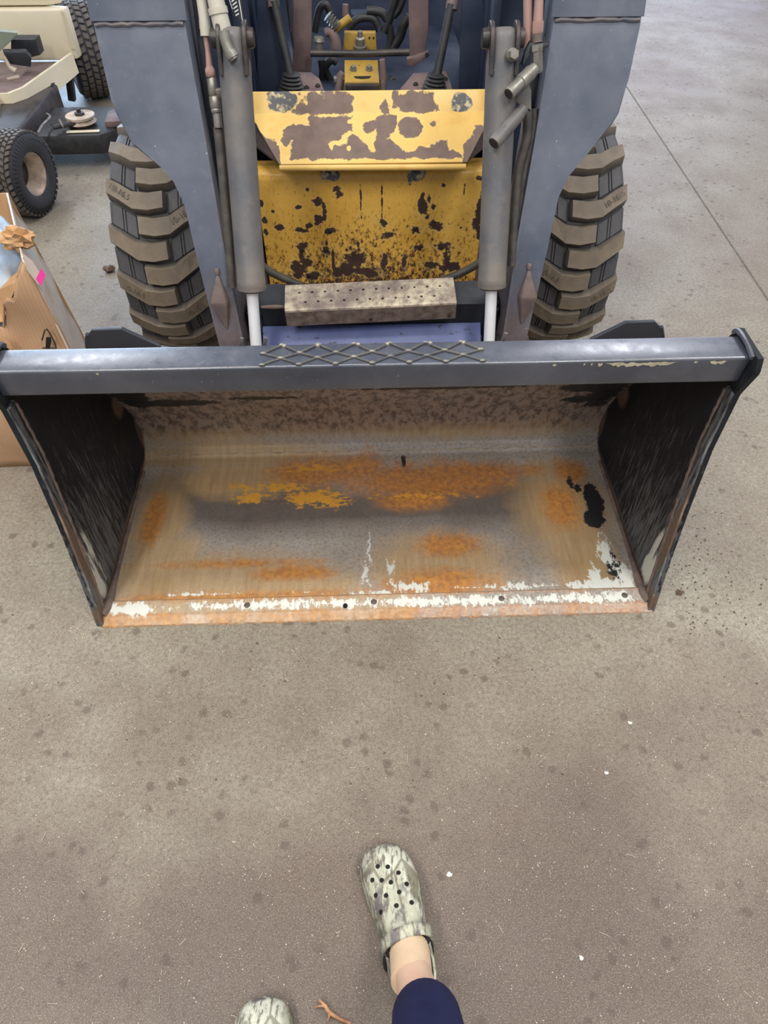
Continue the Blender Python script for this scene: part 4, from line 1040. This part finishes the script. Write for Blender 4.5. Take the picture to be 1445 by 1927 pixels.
# ================================================================== lawn tractor, left background
trac = thing('lawn_tractor', 'cream lawn tractor with black mower deck standing behind the left loader wheel', 'tractor', (-1.95, 4.3, 0))
FW = Vector((-1.655, 3.47, .19)); FR = Euler((0, 0, math.radians(-13)))
def wheel_local(nm, c, rot):
    w_ = bpy.data.objects.new(nm, None); COL.objects.link(w_); WL[w_.name] = Vector((0, 0, 0)); w_.parent = trac
    w_.location = c-WL[trac.name]; w_.rotation_euler = rot; return w_
fw_ = wheel_local('wheel', FW, FR)
bm = BM(); lathe_x(bm, [(.062, .094), (.078, .10), (.084, .118), (.085, .14), (.080, .158), (.066, .176), (.035, .182), (0, .184), (-.035, .182), (-.066, .176), (-.080, .158), (-.084, .118), (-.062, .094)], (0, 0, 0), 60)
obj('tyre', bm, M_TURF, fw_, 50)
bm = BM(); lt = bm.verts.layers.float.new('tread')
def block(bm, lt, u0, a0, du, da, r0, r1, skew):
    vs = []
    for r, k in ((r0, 1.0), (r1, .86)):
        for (uu, aa) in ((-1, -1), (1, -1), (1, 1), (-1, 1)):
            a_ = a0+aa*da*k/r1+skew*uu*du; v = bm.verts.new((u0+uu*du*k, -r*math.cos(a_), r*math.sin(a_))); v[lt] = 0.0 if r == r0 else 1.0; vs.append(v)
    for f in ((4, 5, 6, 7), (0, 1, 5, 4), (1, 2, 6, 5), (2, 3, 7, 6), (3, 0, 4, 7)): bm.faces.new([vs[i] for i in f])
for j in range(6):
    u = -.060+.024*j; r = .184-.8*u*u
    for k in range(40):
        block(bm, lt, u, 2*PI*(k+.5*(j % 2))/40, .0105, .0105, r-.006, r+.006, (2.2 if j % 2 else -2.2))
for sg in (1, -1):
    for k in range(56):
        a_ = 2*PI*k/56; b0 = [(sg*.074, .172, .0045), (sg*.0845, .150, .004)]
        vs = []
        for u, r, da in b0:
            for q in (-1, 1):
                v = bm.verts.new((u+sg*.0035, -(r+.002)*math.cos(a_+q*da/r), (r+.002)*math.sin(a_+q*da/r))); v[lt] = 0.0; vs.append(v)
        bm.faces.new((vs[0], vs[1], vs[3], vs[2]))
o = obj('tread', bm, M_TURF, fw_, 30); o['kind'] = 'stuff'
bm = BM(); lathe_x(bm, [(.060, .098), (.068, .096), (.068, .090), (.058, .086), (.040, .078), (.015, .072), (-.012, .068)], (0, 0, 0), 40); obj('rim', bm, M_RIM, fw_, 40, recalc=False)
bm = BM(); lathe_x(bm, [(-.010, .070), (-.016, .05), (-.010, .03), (-.004, .0)], (0, 0, 0), 40); obj('wheel_disc', bm, M_DARKSTEEL, fw_, 40, recalc=False)
bm = BM(); steps(bm, (-.02, 0, 0), (.012, 0, 0), [(0, .028), (.8, .028), (1, .020)], 20); obj('hub', bm, M_DARKSTEEL, fw_, 40)
RWc = Vector((-1.73, 5.10, .262)); rw_ = wheel_local('wheel', RWc, Euler((0, 0, math.radians(24))))
bm = BM(); lathe_x(bm, [(.085, .13), (.112, .15), (.120, .19), (.112, .228), (.09, .244), (.045, .250), (0, .252), (-.045, .250), (-.09, .244), (-.112, .228), (-.120, .19), (-.112, .15), (-.085, .13)], (0, 0, 0), 60); obj('tyre', bm, M_TURF, rw_, 50)
bmk = {}
for j in range(5):
    u = -.080+.040*j
    bm = BM(); lt = bm.verts.layers.float.new('tread'); r = .252-.75*u*u
    block(bm, lt, u, 0, .0165, .0165, r-.006, r+.009, 1.0 if j % 2 else -1.0); bmesh.ops.recalc_face_normals(bm, faces=bm.faces)
    me = bpy.data.meshes.new('tread_block'); bm.to_mesh(me); bm.free(); me.materials.append(M_TURF)
    for k in range(38):
        b_ = bpy.data.objects.new('tread_block', me); COL.objects.link(b_); b_.parent = rw_; b_.rotation_euler = (2*PI*(k+.5*(j % 2))/38, 0, 0)
bm = BM(); lathe_x(bm, [(.085, .13), (.06, .12), (.02, .10), (.02, .0)], (0, 0, 0), 32); obj('rim', bm, M_RIM, rw_, 40)
# body
def prism_xy(name, poly, z0, z1, mat, bev=.008, parent=trac):
    bm = BM(); slab(bm, [(x, y, z0) for x, y in poly], (0, 0, z1-z0), bev); return obj(name, bm, mat, parent, 35)
fen = prism_xy('fender', [(-2.45, 4.74), (-1.715, 4.74), (-1.675, 4.765), (-1.668, 4.82), (-1.87, 4.84), (-1.87, 5.35), (-2.45, 5.35)], .303, .552, M_CREAM, .012)
prism_xy('seat_deck', [(-2.45, 4.79), (-1.78, 4.79), (-1.69, 4.83), (-1.87, 4.86), (-1.87, 5.3), (-2.45, 5.3)], .556, .70, M_CREAM, .02)
for k in range(3):
    bm = BM(); tube(bm, [(-1.690+.007*k, 4.7445+.004*k*0, .36), (-1.690+.007*k, 4.7445, .545)], .0028, 8); obj('body_rib', bm, M_CREAM, fen, 40)
board = prism_xy('foot_board', [(-2.45, 4.735), (-1.70, 4.735), (-1.845, 4.262), (-1.90, 4.19), (-2.45, 4.19)], .285, .300, M_MAT, .003)
bm = BM()
SKP = [(-1.688, 4.725), (-1.838, 4.262), (-1.895, 4.185), (-2.02, 4.175)]
a_ = [Vector((x, y, (.345, .312, .308, .308)[i])) for i, (x, y) in enumerate(SKP)]; b_ = [Vector((x+.008, y-.006, (.245, .190, .175, .185)[i])) for i, (x, y) in enumerate(SKP)]
for i in range(3): slab(bm, [a_[i], a_[i+1], b_[i+1], b_[i]], (-.016, .010, 0))
bmesh.ops.remove_doubles(bm, verts=bm.verts, dist=1e-4); obj('skirt', bm, M_CREAM, trac, 35)
prism_xy('hood_side', [(-2.45, 3.9), (-1.99, 3.98), (-1.935, 4.10), (-1.97, 4.22), (-2.45, 4.22)], .20, .335, M_CREAM, .014)
bm = BM(); slab(bm, [atY(x, y, 4.45) for x, y in ((-40, 56), (33, 62), (31, 68), (0, 97), (-40, 130))], (0, .02, .006), .003); obj('side_cover', bm, M_GREEN, trac, 30)
bm = BM(); slab(bm, [atY(x, y, 4.52) for x, y in ((20, 74), (66, 74), (75, 104), (60, 108), (20, 98))], (0, .09, .0), .006); obj('pedal_box', bm, M_DARK, trac, 30)
bm = BM(); slab(bm, [atY(x, y, 4.42) for x, y in ((5, 98), (48, 98), (59, 110), (58, 127), (17, 121))], (0, .02, .012), .005); obj('pedal', bm, M_DARK, trac, 30)
bm = BM(); tube(bm, [atY(x, y, 4.40) for x, y in ((8, 108), (18, 126), (30, 134))], [.010, .012, .018], 10); obj('pedal_rod', bm, M_RIM, trac, 40)
bm = BM(); tube(bm, [atZ(14, 150, .305), atZ(36, 145, .305)], .010, 10); obj('foot_peg', bm, M_RIM, trac, 40)
# mower deck and running gear
deck = prism_xy('mower_deck', [(-2.3, 3.93), (-1.40, 3.95), (-1.30, 4.05), (-1.30, 4.30), (-1.45, 4.37), (-2.3, 4.37)], .075, .185, M_BLKRUB, .03)
pc = atZ(150, 216, .235); bm = BM(); steps(bm, pc+Vector((0, 0, -.05)), pc, [(0, .05), (.3, .05), (.35, .078), (.6, .066), (.8, .076), (1, .076)], 28); pl = obj('pulley', bm, M_RIM, deck, 40)
bm = BM(); steps(bm, pc, pc+Vector((0, 0, .03)), [(0, .028), (.4, .026), (.5, .012), (1, .012)], 6); obj('pulley_nut', bm, M_DARKSTEEL, deck, 30)
bm = BM(); box(bm, (-1.49, 3.985, .187), (.17, .028, .003), (0, 0, .05)); obj('deck_label', bm, M_CREAM, deck, 0, label='cream strip on the mower deck')
bm = BM(); box(bm, (-1.34, 4.12, .20), (.10, .16, .03), (0, 0, .1), .004); obj('deck_bracket', bm, M_CABBROWN, deck, 30)
for pts in ([(72, 250), (80, 235), (94, 220), (88, 214)], [(112, 226), (118, 238)]):
    bm = BM(); tube(bm, [atZ(x, y, .23) for x, y in pts], .006, 8, sub=4); obj('lift_link', bm, M_ZINC, trac, 40)
bm = BM(); tube(bm, [atZ(100, 240, .215), atZ(140, 232, .215), atZ(172, 216, .215)], .012, 8); obj('belt', bm, M_BLKRUB, trac, 40)
bm = BM(); box(bm, (-2.05, 4.15, .16), (.60, .75, .20), None, .02); obj('frame', bm, M_DARKSTEEL, trac, 30)
bm = BM(); tube(bm, [(-1.69, 3.478, .19), (-1.85, 3.52, .20), (-2.35, 3.60, .22)], [.022, .035, .04], 12); obj('front_axle', bm, M_DARKSTEEL, trac, 40)
bm = BM(); box(bm, (-2.02, 3.62, .20), (.16, .3, .16), None, .02); obj('axle_casting', bm, M_BLKRUB, trac, 30)
for (px, py, z_, dx_) in ((98, 180, .20, .05), (133, 165, .18, .03)):
    c = atZ(px, py, z_); bm = BM(); box(bm, c, (.04, .04, .14), (0, .2, 0), .005); obj('deck_hanger', bm, M_BLKRUB, trac, 30)

# ================================================================== cardboard box, left edge
carton = thing('cardboard_box', 'crumpled open brown cardboard box with tape and pink sticker left of the loader bucket', 'box', (-1.15, 1.85, 0))
FRc = [(-.815, 1.655, 0), (-.845, 1.665, .22), (-.872, 1.69, .441), (-.885, 1.70, .58), (-.903, 1.71, .703)]
def panel(bm, rows, nrm, bump=.006, th=.004, n_=10):
    pass
bm = BM()
def front(u, v):
    i = min(int(v*4), 3); t = v*4-i; r = Vector(FRc[i]).lerp(Vector(FRc[i+1]), t)
    x = r.x*(1-u)+u*(-1.62)
    zt_ = 1.0-.32*min(1, u/.22)+.03*math.sin(u*60)*(u > .06)
    z = r.z*(1-(1-zt_)*v)
    return Vector((x, r.y+(.012*math.sin(z*21+x*9)+.007*math.sin(x*31+z*5))*(.3+.7*v), z))
grid(bm, front, 44, 30)
pf = obj('front_panel', bm, M_CARD, carton, 50, recalc=False); mo = pf.modifiers.new('board', 'SOLIDIFY'); mo.thickness = .005
bm = BM(); BK = Vector((-.40, .92, 0)).normalized()
def side(u, v):
    i = min(int(v*4), 3); t = v*4-i; r = Vector(FRc[i]).lerp(Vector(FRc[i+1]), t)
    bow = .010*math.sin(PI*u)*math.sin(PI*v)
    d_ = BK*(.42*u)+Vector((bow+.028*u*(1-v)+.004*math.sin(v*26)*u, 0, 0)); return r+d_+Vector((0, 0, (.01-.05*u)*v*0))
grid(bm, side, 14, 30)
ps = obj('side_panel', bm, M_TAPE, carton, 50, recalc=False, label='side panel under glossy tape'); mo = ps.modifiers.new('board', 'SOLIDIFY'); mo.thickness = .005
bm = BM(); back0 = side(1, 0); back1 = side(1, 1)
slab(bm, [back0, back1, Vector((-1.7, 2.1, .68)), Vector((-1.65, 2.1, 0))], (0, .005, 0)); obj('back_panel', bm, M_CARDIN, carton, 0)
# inner lining flap and rim tear
bm = BM(); slab(bm, [front(.06, 1)+Vector((0, .02, -.005)), front(.22, .98)+Vector((0, .03, 0)), front(.36, .96)+Vector((0, .03, .03)), front(.30, .9)+Vector((0, .12, .08)), front(.10, 1)+Vector((-.01, .10, .02))], (0, .004, 0)); obj('top_flap', bm, M_CARDIN, carton, 0)
bm = BM(); tube(bm, [front(u, 1)+Vector((0, -.003, .001)) for u in (.0, .04, .08, .14, .2, .26, .32, .4)], .003, 6); obj('torn_rim', bm, M_CARDIN, carton, 40)
# creases as folded ridges running down the front
for u0 in (.07, .12, .20, .235, .30):
    bm = BM(); tube(bm, [front(u0+.012*v, v)+Vector((0, -.001, 0)) for v in (.30, .45, .6, .75, .9, .97)], .0022, 6); obj('crease', bm, M_CARDIN if u0 < .1 else M_CARD, carton, 40)
# tape patch, sticker, hand hole
def on_front(px, py, off=.005):
    p = atY(px, py, 1.70)
    for _ in range(6):
        j = min(range(5), key=lambda k: abs(FRc[k][2]-p.z)); p = atY(px, py, float(np.interp(p.z, [q[2] for q in FRc], [q[1] for q in FRc]))-.016)
    return p
bm = BM(); slab(bm, [on_front(x, y) for x, y in ((44, 478), (62, 492), (80, 520), (72, 536), (50, 506))], (0, -.001, 0)); obj('tape_patch', bm, M_TAPE, carton, 0)
bm = BM(); slab(bm, [on_front(x, y, .007)+Vector((0, -.002, 0)) for x, y in ((78, 504), (86, 516), (78, 537), (68, 524))], (0, -.001, 0)); obj('pink_sticker', bm, M_PINK, carton, 0, label='bright pink sticker')
bm = BM(); hh = [on_front(x, y) for x, y in ((79, 640), (84, 622), (88, 619), (93, 626), (103, 645), (106, 655), (80, 655))]
tube(bm, hh, .0022, 6); obj('hand_hole', bm, M_DARKSTEEL, carton, 40)
bm = BM(); slab(bm, [on_front(x, y)+Vector((0, -.001, 0)) for x, y in ((87, 634), (96, 634), (97, 642), (94, 655), (86, 655))], (0, -.001, 0)); obj('hole_gap', bm, M_BLACKHOLE, carton, 0)
bm = BM(); slab(bm, [on_front(x, y)+Vector((0, -.012, 0)) for x, y in ((-20, 620), (4, 626), (20, 638), (28, 650), (10, 662), (-20, 660))], (0, -.004, 0), .001); obj('torn_flap', bm, M_CARDIN, carton, 30)
# things in the box
bm = BM()
c0 = Vector((-1.075, 1.86, .60)); bmesh.ops.create_icosphere(bm, subdivisions=4, radius=1.0)
for v in bm.verts:
    p = v.co.copy(); k = 1+.10*math.sin(p.x*7+p.z*5)+.07*math.sin(p.y*11+p.x*6)+.05*math.sin(p.z*15+p.y*4)
    v.co = Vector((c0.x+p.x*.105*k, c0.y+p.y*.085*k, c0.z+p.z*k*(.145 if p.z > 0 else .54)))
for v in bm.verts: v.co.z = max(v.co.z, .008)
bag = obj('plastic_bag', bm, M_BLUEBAG, None, 60); setp(bag, 'pale blue plastic bag bulging out of the cardboard box', 'bag')
bm = BM(); bmesh.ops.create_icosphere(bm, subdivisions=3, radius=1.0); c0 = Vector((-.945, 1.80, .715))
for v in bm.verts:
    p = v.co.copy(); k = 1+.30*math.sin(p.x*9+p.z*8)*math.sin(p.y*7)+.16*math.sin(p.z*17+p.x*11)
    v.co = Vector((c0.x+p.x*.046*k, c0.y+p.y*.03*k, c0.z+p.z*.030*k))
pap = obj('packing_paper', bm, M_CARDIN, None, 12); setp(pap, 'crumpled brown packing paper on the rim of the cardboard box', 'paper')

# ================================================================== person: legs from the waist down, standing
from mathutils.bvhtree import BVHTree
person = thing('person', 'person in navy leggings and camouflage clogs standing at the bottom of the picture', 'person', (-.05, .02, 0))
TW = [(0, 0), (.015, .026), (.05, .041), (.11, .051), (.20, .0565), (.32, .0575), (.45, .053), (.58, .0475), (.70, .045), (.82, .0435), (.91, .038), (.965, .025), (1, 0)]
def hw(t): return float(np.interp(t, [q[0] for q in TW], [q[1] for q in TW]))
def ht(t): return float(np.interp(t, [0, .03, .10, .22, .40, .56, .7, 1], [.030, .044, .054, .062, .076, .088, .088, .088]))
def clog(toe, heel, sg):
    toe, heel = Vector(toe), Vector(heel); ex = (heel-toe); Lc = ex.length; ex.normalize(); wx = Vector((-ex.y, ex.x, 0)); wx = wx if wx.x > 0 else -wx
    def at(t, w_, z): return toe+ex*(Lc*t)+wx*(w_+sg*.007*math.sin(PI*min(1, t/.7)))+Vector((0, 0, z))
    # sole
    bm = BM(); N_ = 40; out = [at(.5-.5*math.cos(PI*i/N_), hw(.5-.5*math.cos(PI*i/N_))*1.03, 0) for i in range(N_+1)]; out += [at(.5-.5*math.cos(PI*i/N_), -hw(.5-.5*math.cos(PI*i/N_))*1.03, 0) for i in range(N_-1, 0, -1)]
    slab(bm, out, (0, 0, .020), .003); sole = obj('sole', bm, M_SOLE, person, 40, label='camouflage clog sole')
    # vamp
    def vamp(u, v):
        s_ = 2*u-1; tend = .665+.08*s_*s_; t = tend*(1-math.cos(v*PI/2)) ; t = max(t, .002)
        a_ = s_*PI/2; w_ = hw(t)*math.copysign(abs(math.sin(a_))**.75, a_); z = .016+(ht(t)-.016)*abs(math.cos(a_))**.62
        return at(t, w_, z)
    bm = BM(); grid(bm, vamp, 44, 44); bmesh.ops.remove_doubles(bm, verts=bm.verts, dist=2e-4)
    bmesh.ops.recalc_face_normals(bm, faces=bm.faces)
    tree = BVHTree.FromBMesh(bm)
    va_ = obj('clog', bm, M_CAMO, person, 60, label='right camouflage clog, set forward' if sg > 0 else 'left camouflage clog, only its toe in view')
    mo = va_.modifiers.new('wall', 'SOLIDIFY'); mo.thickness = .005; mo.offset = -1
    # heel wall
    bm = BM()
    def wall(u, v):
        q = 2*u-1; t = .62+(1-.62)*math.sin((1-abs(q))*PI/2) if abs(q) < 1 else .62
        w_ = hw(t)*math.copysign(1, q)*1.0; z = .016+v*(.040+.016*abs(q)**2)
        return at(t, w_*(1-.06*v), z)
    grid(bm, wall, 60, 5); bmesh.ops.remove_doubles(bm, verts=bm.verts, dist=1e-5); hw_ = obj('heel_wall', bm, M_CAMO, va_, 60); mo = hw_.modifiers.new('wall', 'SOLIDIFY'); mo.thickness = .006; mo.offset = 0
    bm = BM()
    def lin(u, v):
        p = wall(u, .1+.95*v); c_ = at(.72, 0, p.z); return p+(c_-p).normalized()*(.0065-.004*v)
    grid(bm, lin, 60, 4); li = obj('lining', bm, M_LINING, va_, 60); mo = li.modifiers.new('wall', 'SOLIDIFY'); mo.thickness = .003
    bm = BM(); tube(bm, [vamp(k/24, .985)+Vector((0, 0, -.003))+ex*(.008) for k in range(25)], .0078, 8); obj('collar_lining', bm, M_LINING, va_, 60)
    # back strap swung forward over the vamp
    bm = BM()
    def strap(u, v):
        s_ = 2*u-1; a_ = s_*PI/2; t = .600+.075*v+.055*s_*s_
        w_ = (hw(t)+.004)*math.copysign(abs(math.sin(a_))**.75, a_); z = .020+(ht(t)+.008-.016)*abs(math.cos(a_))**.62
        return at(t, w_, z)
    grid(bm, strap, 36, 4); st = obj('strap', bm, M_CAMO, va_, 60, recalc=True); mo = st.modifiers.new('band', 'SOLIDIFY'); mo.thickness = .006; mo.offset = 1
    for q in (-1, 1):
        c_ = at(.665, q*(hw(.665)+.002), .040); bm = BM(); steps(bm, c_, c_+wx*q*.007, [(0, .010), (.7, .010), (1, .007)], 18); obj('strap_rivet', bm, M_CAMO, va_, 40)
    return va_, tree, at
HOLES = [(840, 204), (895, 206), (953, 238), (811, 278), (862, 279), (912, 290), (997, 299), (957, 343), (830, 361), (885, 362), (942, 417), (1024, 400), (857, 452)]
RT_, RH_ = (-.016, .439, 0), (.060, .158, 0)
rc, rtree, rat = clog(RT_, RH_, 1)
lc, ltree, lat = clog((-.236, .176, 0), (-.228, -.105, 0), -1)
def vent(tree, o_, d_, par):
    h_ = tree.ray_cast(o_, d_)
    if h_[0] is None: return
    nn = h_[1] if h_[1].dot(d_) < 0 else -h_[1]
    bm = BM(); steps(bm, h_[0]-nn*.002, h_[0]+nn*.0007, [(0, .0047), (1, .0047)], 14); obj('vent_hole', bm, M_BLACKHOLE, par, 30)
for zx, zy in HOLES:
    d_ = ray(420+zx/2.89, 1560+zy/2.89).normalized(); vent(rtree, CAM, d_, rc)
for (t, w_) in ((.25, -.024), (.26, 0), (.27, .024), (.35, -.012), (.36, .014), (.44, -.02), (.45, .02)):
    p = lat(t, w_, .3); vent(ltree, p, Vector((0, 0, -1)), lc)
# bare legs, one skin
anR = atZ(772, 1838, .105); hemR = atZ(803, 1928, .215); midR = atZ(816, 2045, .36)
J = [(Vector((-.03, -.20, .96)), .11), (Vector((.07, -.20, .90)), .085), (Vector((.075, -.02, .50)), .052), (midR, .048), (hemR, .041), (anR, .036), (rat(.72, .0, .062), .033), (rat(.50, .0, .040), .024), (rat(.25, 0, .036), .016),
     (Vector((-.13, -.20, .90)), .085), (Vector((-.19, -.10, .50)), .052), (Vector((-.215, -.115, .36)), .050), (Vector((-.225, -.10, .20)), .040), (lat(.80, 0, .09), .036), (lat(.66, 0, .062), .034), (lat(.45, 0, .042), .027), (lat(.2, 0, .036), .018), (rat(.86, 0, .045), .028), (lat(.90, 0, .045), .028)]
ED = [(0, 1), (1, 2), (2, 3), (3, 4), (4, 5), (5, 6), (6, 7), (7, 8), (0, 9), (9, 10), (10, 11), (11, 12), (12, 13), (13, 14), (14, 15), (15, 16), (5, 17), (13, 18)]
me = bpy.data.meshes.new('body'); me.from_pydata([j[0]-WL[person.name] for j in J], ED, [])
body = bpy.data.objects.new('body', me); COL.objects.link(body); WL[body.name] = WL[person.name].copy(); body.parent = person
sk = body.modifiers.new('skin', 'SKIN'); sk.use_smooth_shade = True
for i, j in enumerate(J):
    sv = me.skin_vertices[0].data[i]; sv.radius = (j[1], j[1]); sv.use_root = (i == 0)
sb = body.modifiers.new('sub', 'SUBSURF'); sb.levels = 2; sb.render_levels = 2
dg = bpy.context.evaluated_depsgraph_get(); me2 = bpy.data.meshes.new_from_object(body.evaluated_get(dg)); body.modifiers.clear(); body.data = me2
me2.materials.clear(); me2.materials.append(M_SKIN)
for p_ in me2.polygons: p_.use_smooth = True
body['label'] = 'bare pale legs and feet'
# thin beige footie sock over the instep
bm = BM(); tube(bm, [rat(.45, 0, .038), rat(.58, 0, .047), rat(.68, .0, .058), rat(.75, 0, .074), anR.lerp(hemR, .10)], [.022, .030, .036, .039, .0385], 24, sub=5)
obj('sock', bm, M_SOCK, person, 60, label='thin beige sock')
# leggings
def legging(pts, rad, nm):
    bm = BM(); rings = tube(bm, pts, rad, 32, caps=False, sub=6)
    return bm
bm = BM()
tube(bm, [hemR+Vector((-.001, .004, -.016)), hemR+Vector((0, 0, .02)), midR, Vector((.075, -.02, .50)), Vector((.085, -.10, .70)), Vector((.075, -.20, .90)), Vector((.04, -.20, .97))], [.0525, .0535, .060, .066, .082, .098, .10], 32, caps=False, sub=6)
tube(bm, [Vector((-.226, -.098, .17)), Vector((-.222, -.10, .25)), Vector((-.215, -.115, .36)), Vector((-.19, -.10, .50)), Vector((-.16, -.15, .70)), Vector((-.135, -.20, .90)), Vector((-.10, -.20, .97))], [.053, .056, .062, .066, .082, .098, .10], 32, caps=False, sub=6)
tube(bm, [Vector((-.03, -.20, .86)), Vector((-.03, -.20, .94)), Vector((-.03, -.20, 1.02))], [.13, .155, .15], 32, sub=3)
lg_ = obj('leggings', bm, M_NAVY, person, 60, recalc=True); mo = lg_.modifiers.new('cloth', 'SOLIDIFY'); mo.thickness = .004; mo.offset = -1

# ================================================================== small things on the floor
def on_floor(x, y, z=.0): return atZ(x, y, z)
bm = BM(); tube(bm, [on_floor(601, 1882, .010), on_floor(612, 1893, .014), on_floor(620, 1905, .010), on_floor(640, 1918, .007), on_floor(660, 1926, .006)], [.0022, .0035, .0042, .0034, .0026], 8, sub=5)
tube(bm, [on_floor(612, 1893, .014), on_floor(603, 1893, .012), on_floor(592, 1895, .006)], [.003, .002, .0012], 7, sub=4)
tube(bm, [on_floor(620, 1903, .011), on_floor(619, 1914, .008), on_floor(616, 1922, .004)], [.003, .002, .0012], 7, sub=4)
tw = obj('twig', bm, M_WOOD, None, 50); setp(tw, 'small dry forked twig on the floor between the two clogs', 'twig')
def lump(name, px, py, r, mat, label, cat, sq=.6, n_=2, j=.25, group=None):
    c = on_floor(px, py); bm = BM(); bmesh.ops.create_icosphere(bm, subdivisions=n_, radius=1.0)
    rr = random.Random(px)
    for v in bm.verts: k = 1+rr.uniform(-j, j); v.co = Vector((c.x+v.co.x*r*k, c.y+v.co.y*r*k*.8, c.z+(v.co.z+.9)*r*sq*k*.9))
    for v in bm.verts: v.co.z = max(v.co.z, .0003)
    o = obj(name, bm, mat, None, 40); setp(o, label, cat, group); return o
lump('dirt_clod', 207, 511, .026, M_DIRT, 'lump of dry dirt on the floor left of the left loader tyre', 'dirt')
lump('dirt_clod', 1277, 1116, .009, M_DIRT, 'dark crumb of dirt beside the right lower corner of the bucket', 'dirt', .6, 2, .5)
lump('white_chip', 1140, 1455, .0055, M_STONE, 'larger white chip alone on the floor right of the clog', 'chip', .5, 2, .15)
lump('white_chip', 1185, 1361, .0050, M_STONE, 'small white chip on the floor below the right corner of the bucket', 'chip', .5, 2, .3)
lump('white_chip', 1093, 1803, .0050, M_STONE, 'white chip low on the floor, far right of the navy leg', 'chip', .4, 2, .5)
lump('white_chip', 846, 1646, .0055, M_STONE, 'flat pale flake on the floor just right of the clog toe', 'chip', .2, 2, .5)
# loose straw bits and grit swept over the floor: nobody could count them
bm = BM(); rr = random.Random(3)
for i in range(90):
    x, y = rr.uniform(-.9, 1.1), rr.uniform(.12, .98)
    a_ = rr.uniform(0, PI); l_ = rr.uniform(.003, .011); p = Vector((x, y, .0012)); d_ = Vector((math.cos(a_), math.sin(a_), 0))*l_
    tube(bm, [p-d_, p+Vector((rr.uniform(-.002, .002), rr.uniform(-.002, .002), .0006)), p+d_], .00055, 4)
o = obj('straw_litter', bm, simple('pale_straw', srgb(216, 206, 188), srgb(184, 166, 140), .7), None, 0); setp(o, 'scattered pale straw bits on the concrete in front of the bucket', 'litter', kind='stuff')
bm = BM()
for i in range(420):
    if i < 230: x, y = .84+abs(rr.gauss(0, .16)), rr.gauss(1.15, .16)
    else: x, y = rr.uniform(-1.1, 1.3), rr.uniform(.52, 1.6)
    if -.79 < x < .79 and y > .99: continue
    s_ = rr.uniform(.0010, .0034); q = bmesh.ops.create_icosphere(bm, subdivisions=1, radius=s_, matrix=Matrix.Translation((x, y, s_*.4)) @ Matrix.Diagonal((1, rr.uniform(.6, 1), .6, 1)))
o = obj('grit', bm, M_DIRT, None, 0); setp(o, 'dark grit scattered on the concrete, thickest right of the bucket', 'grit', kind='stuff')
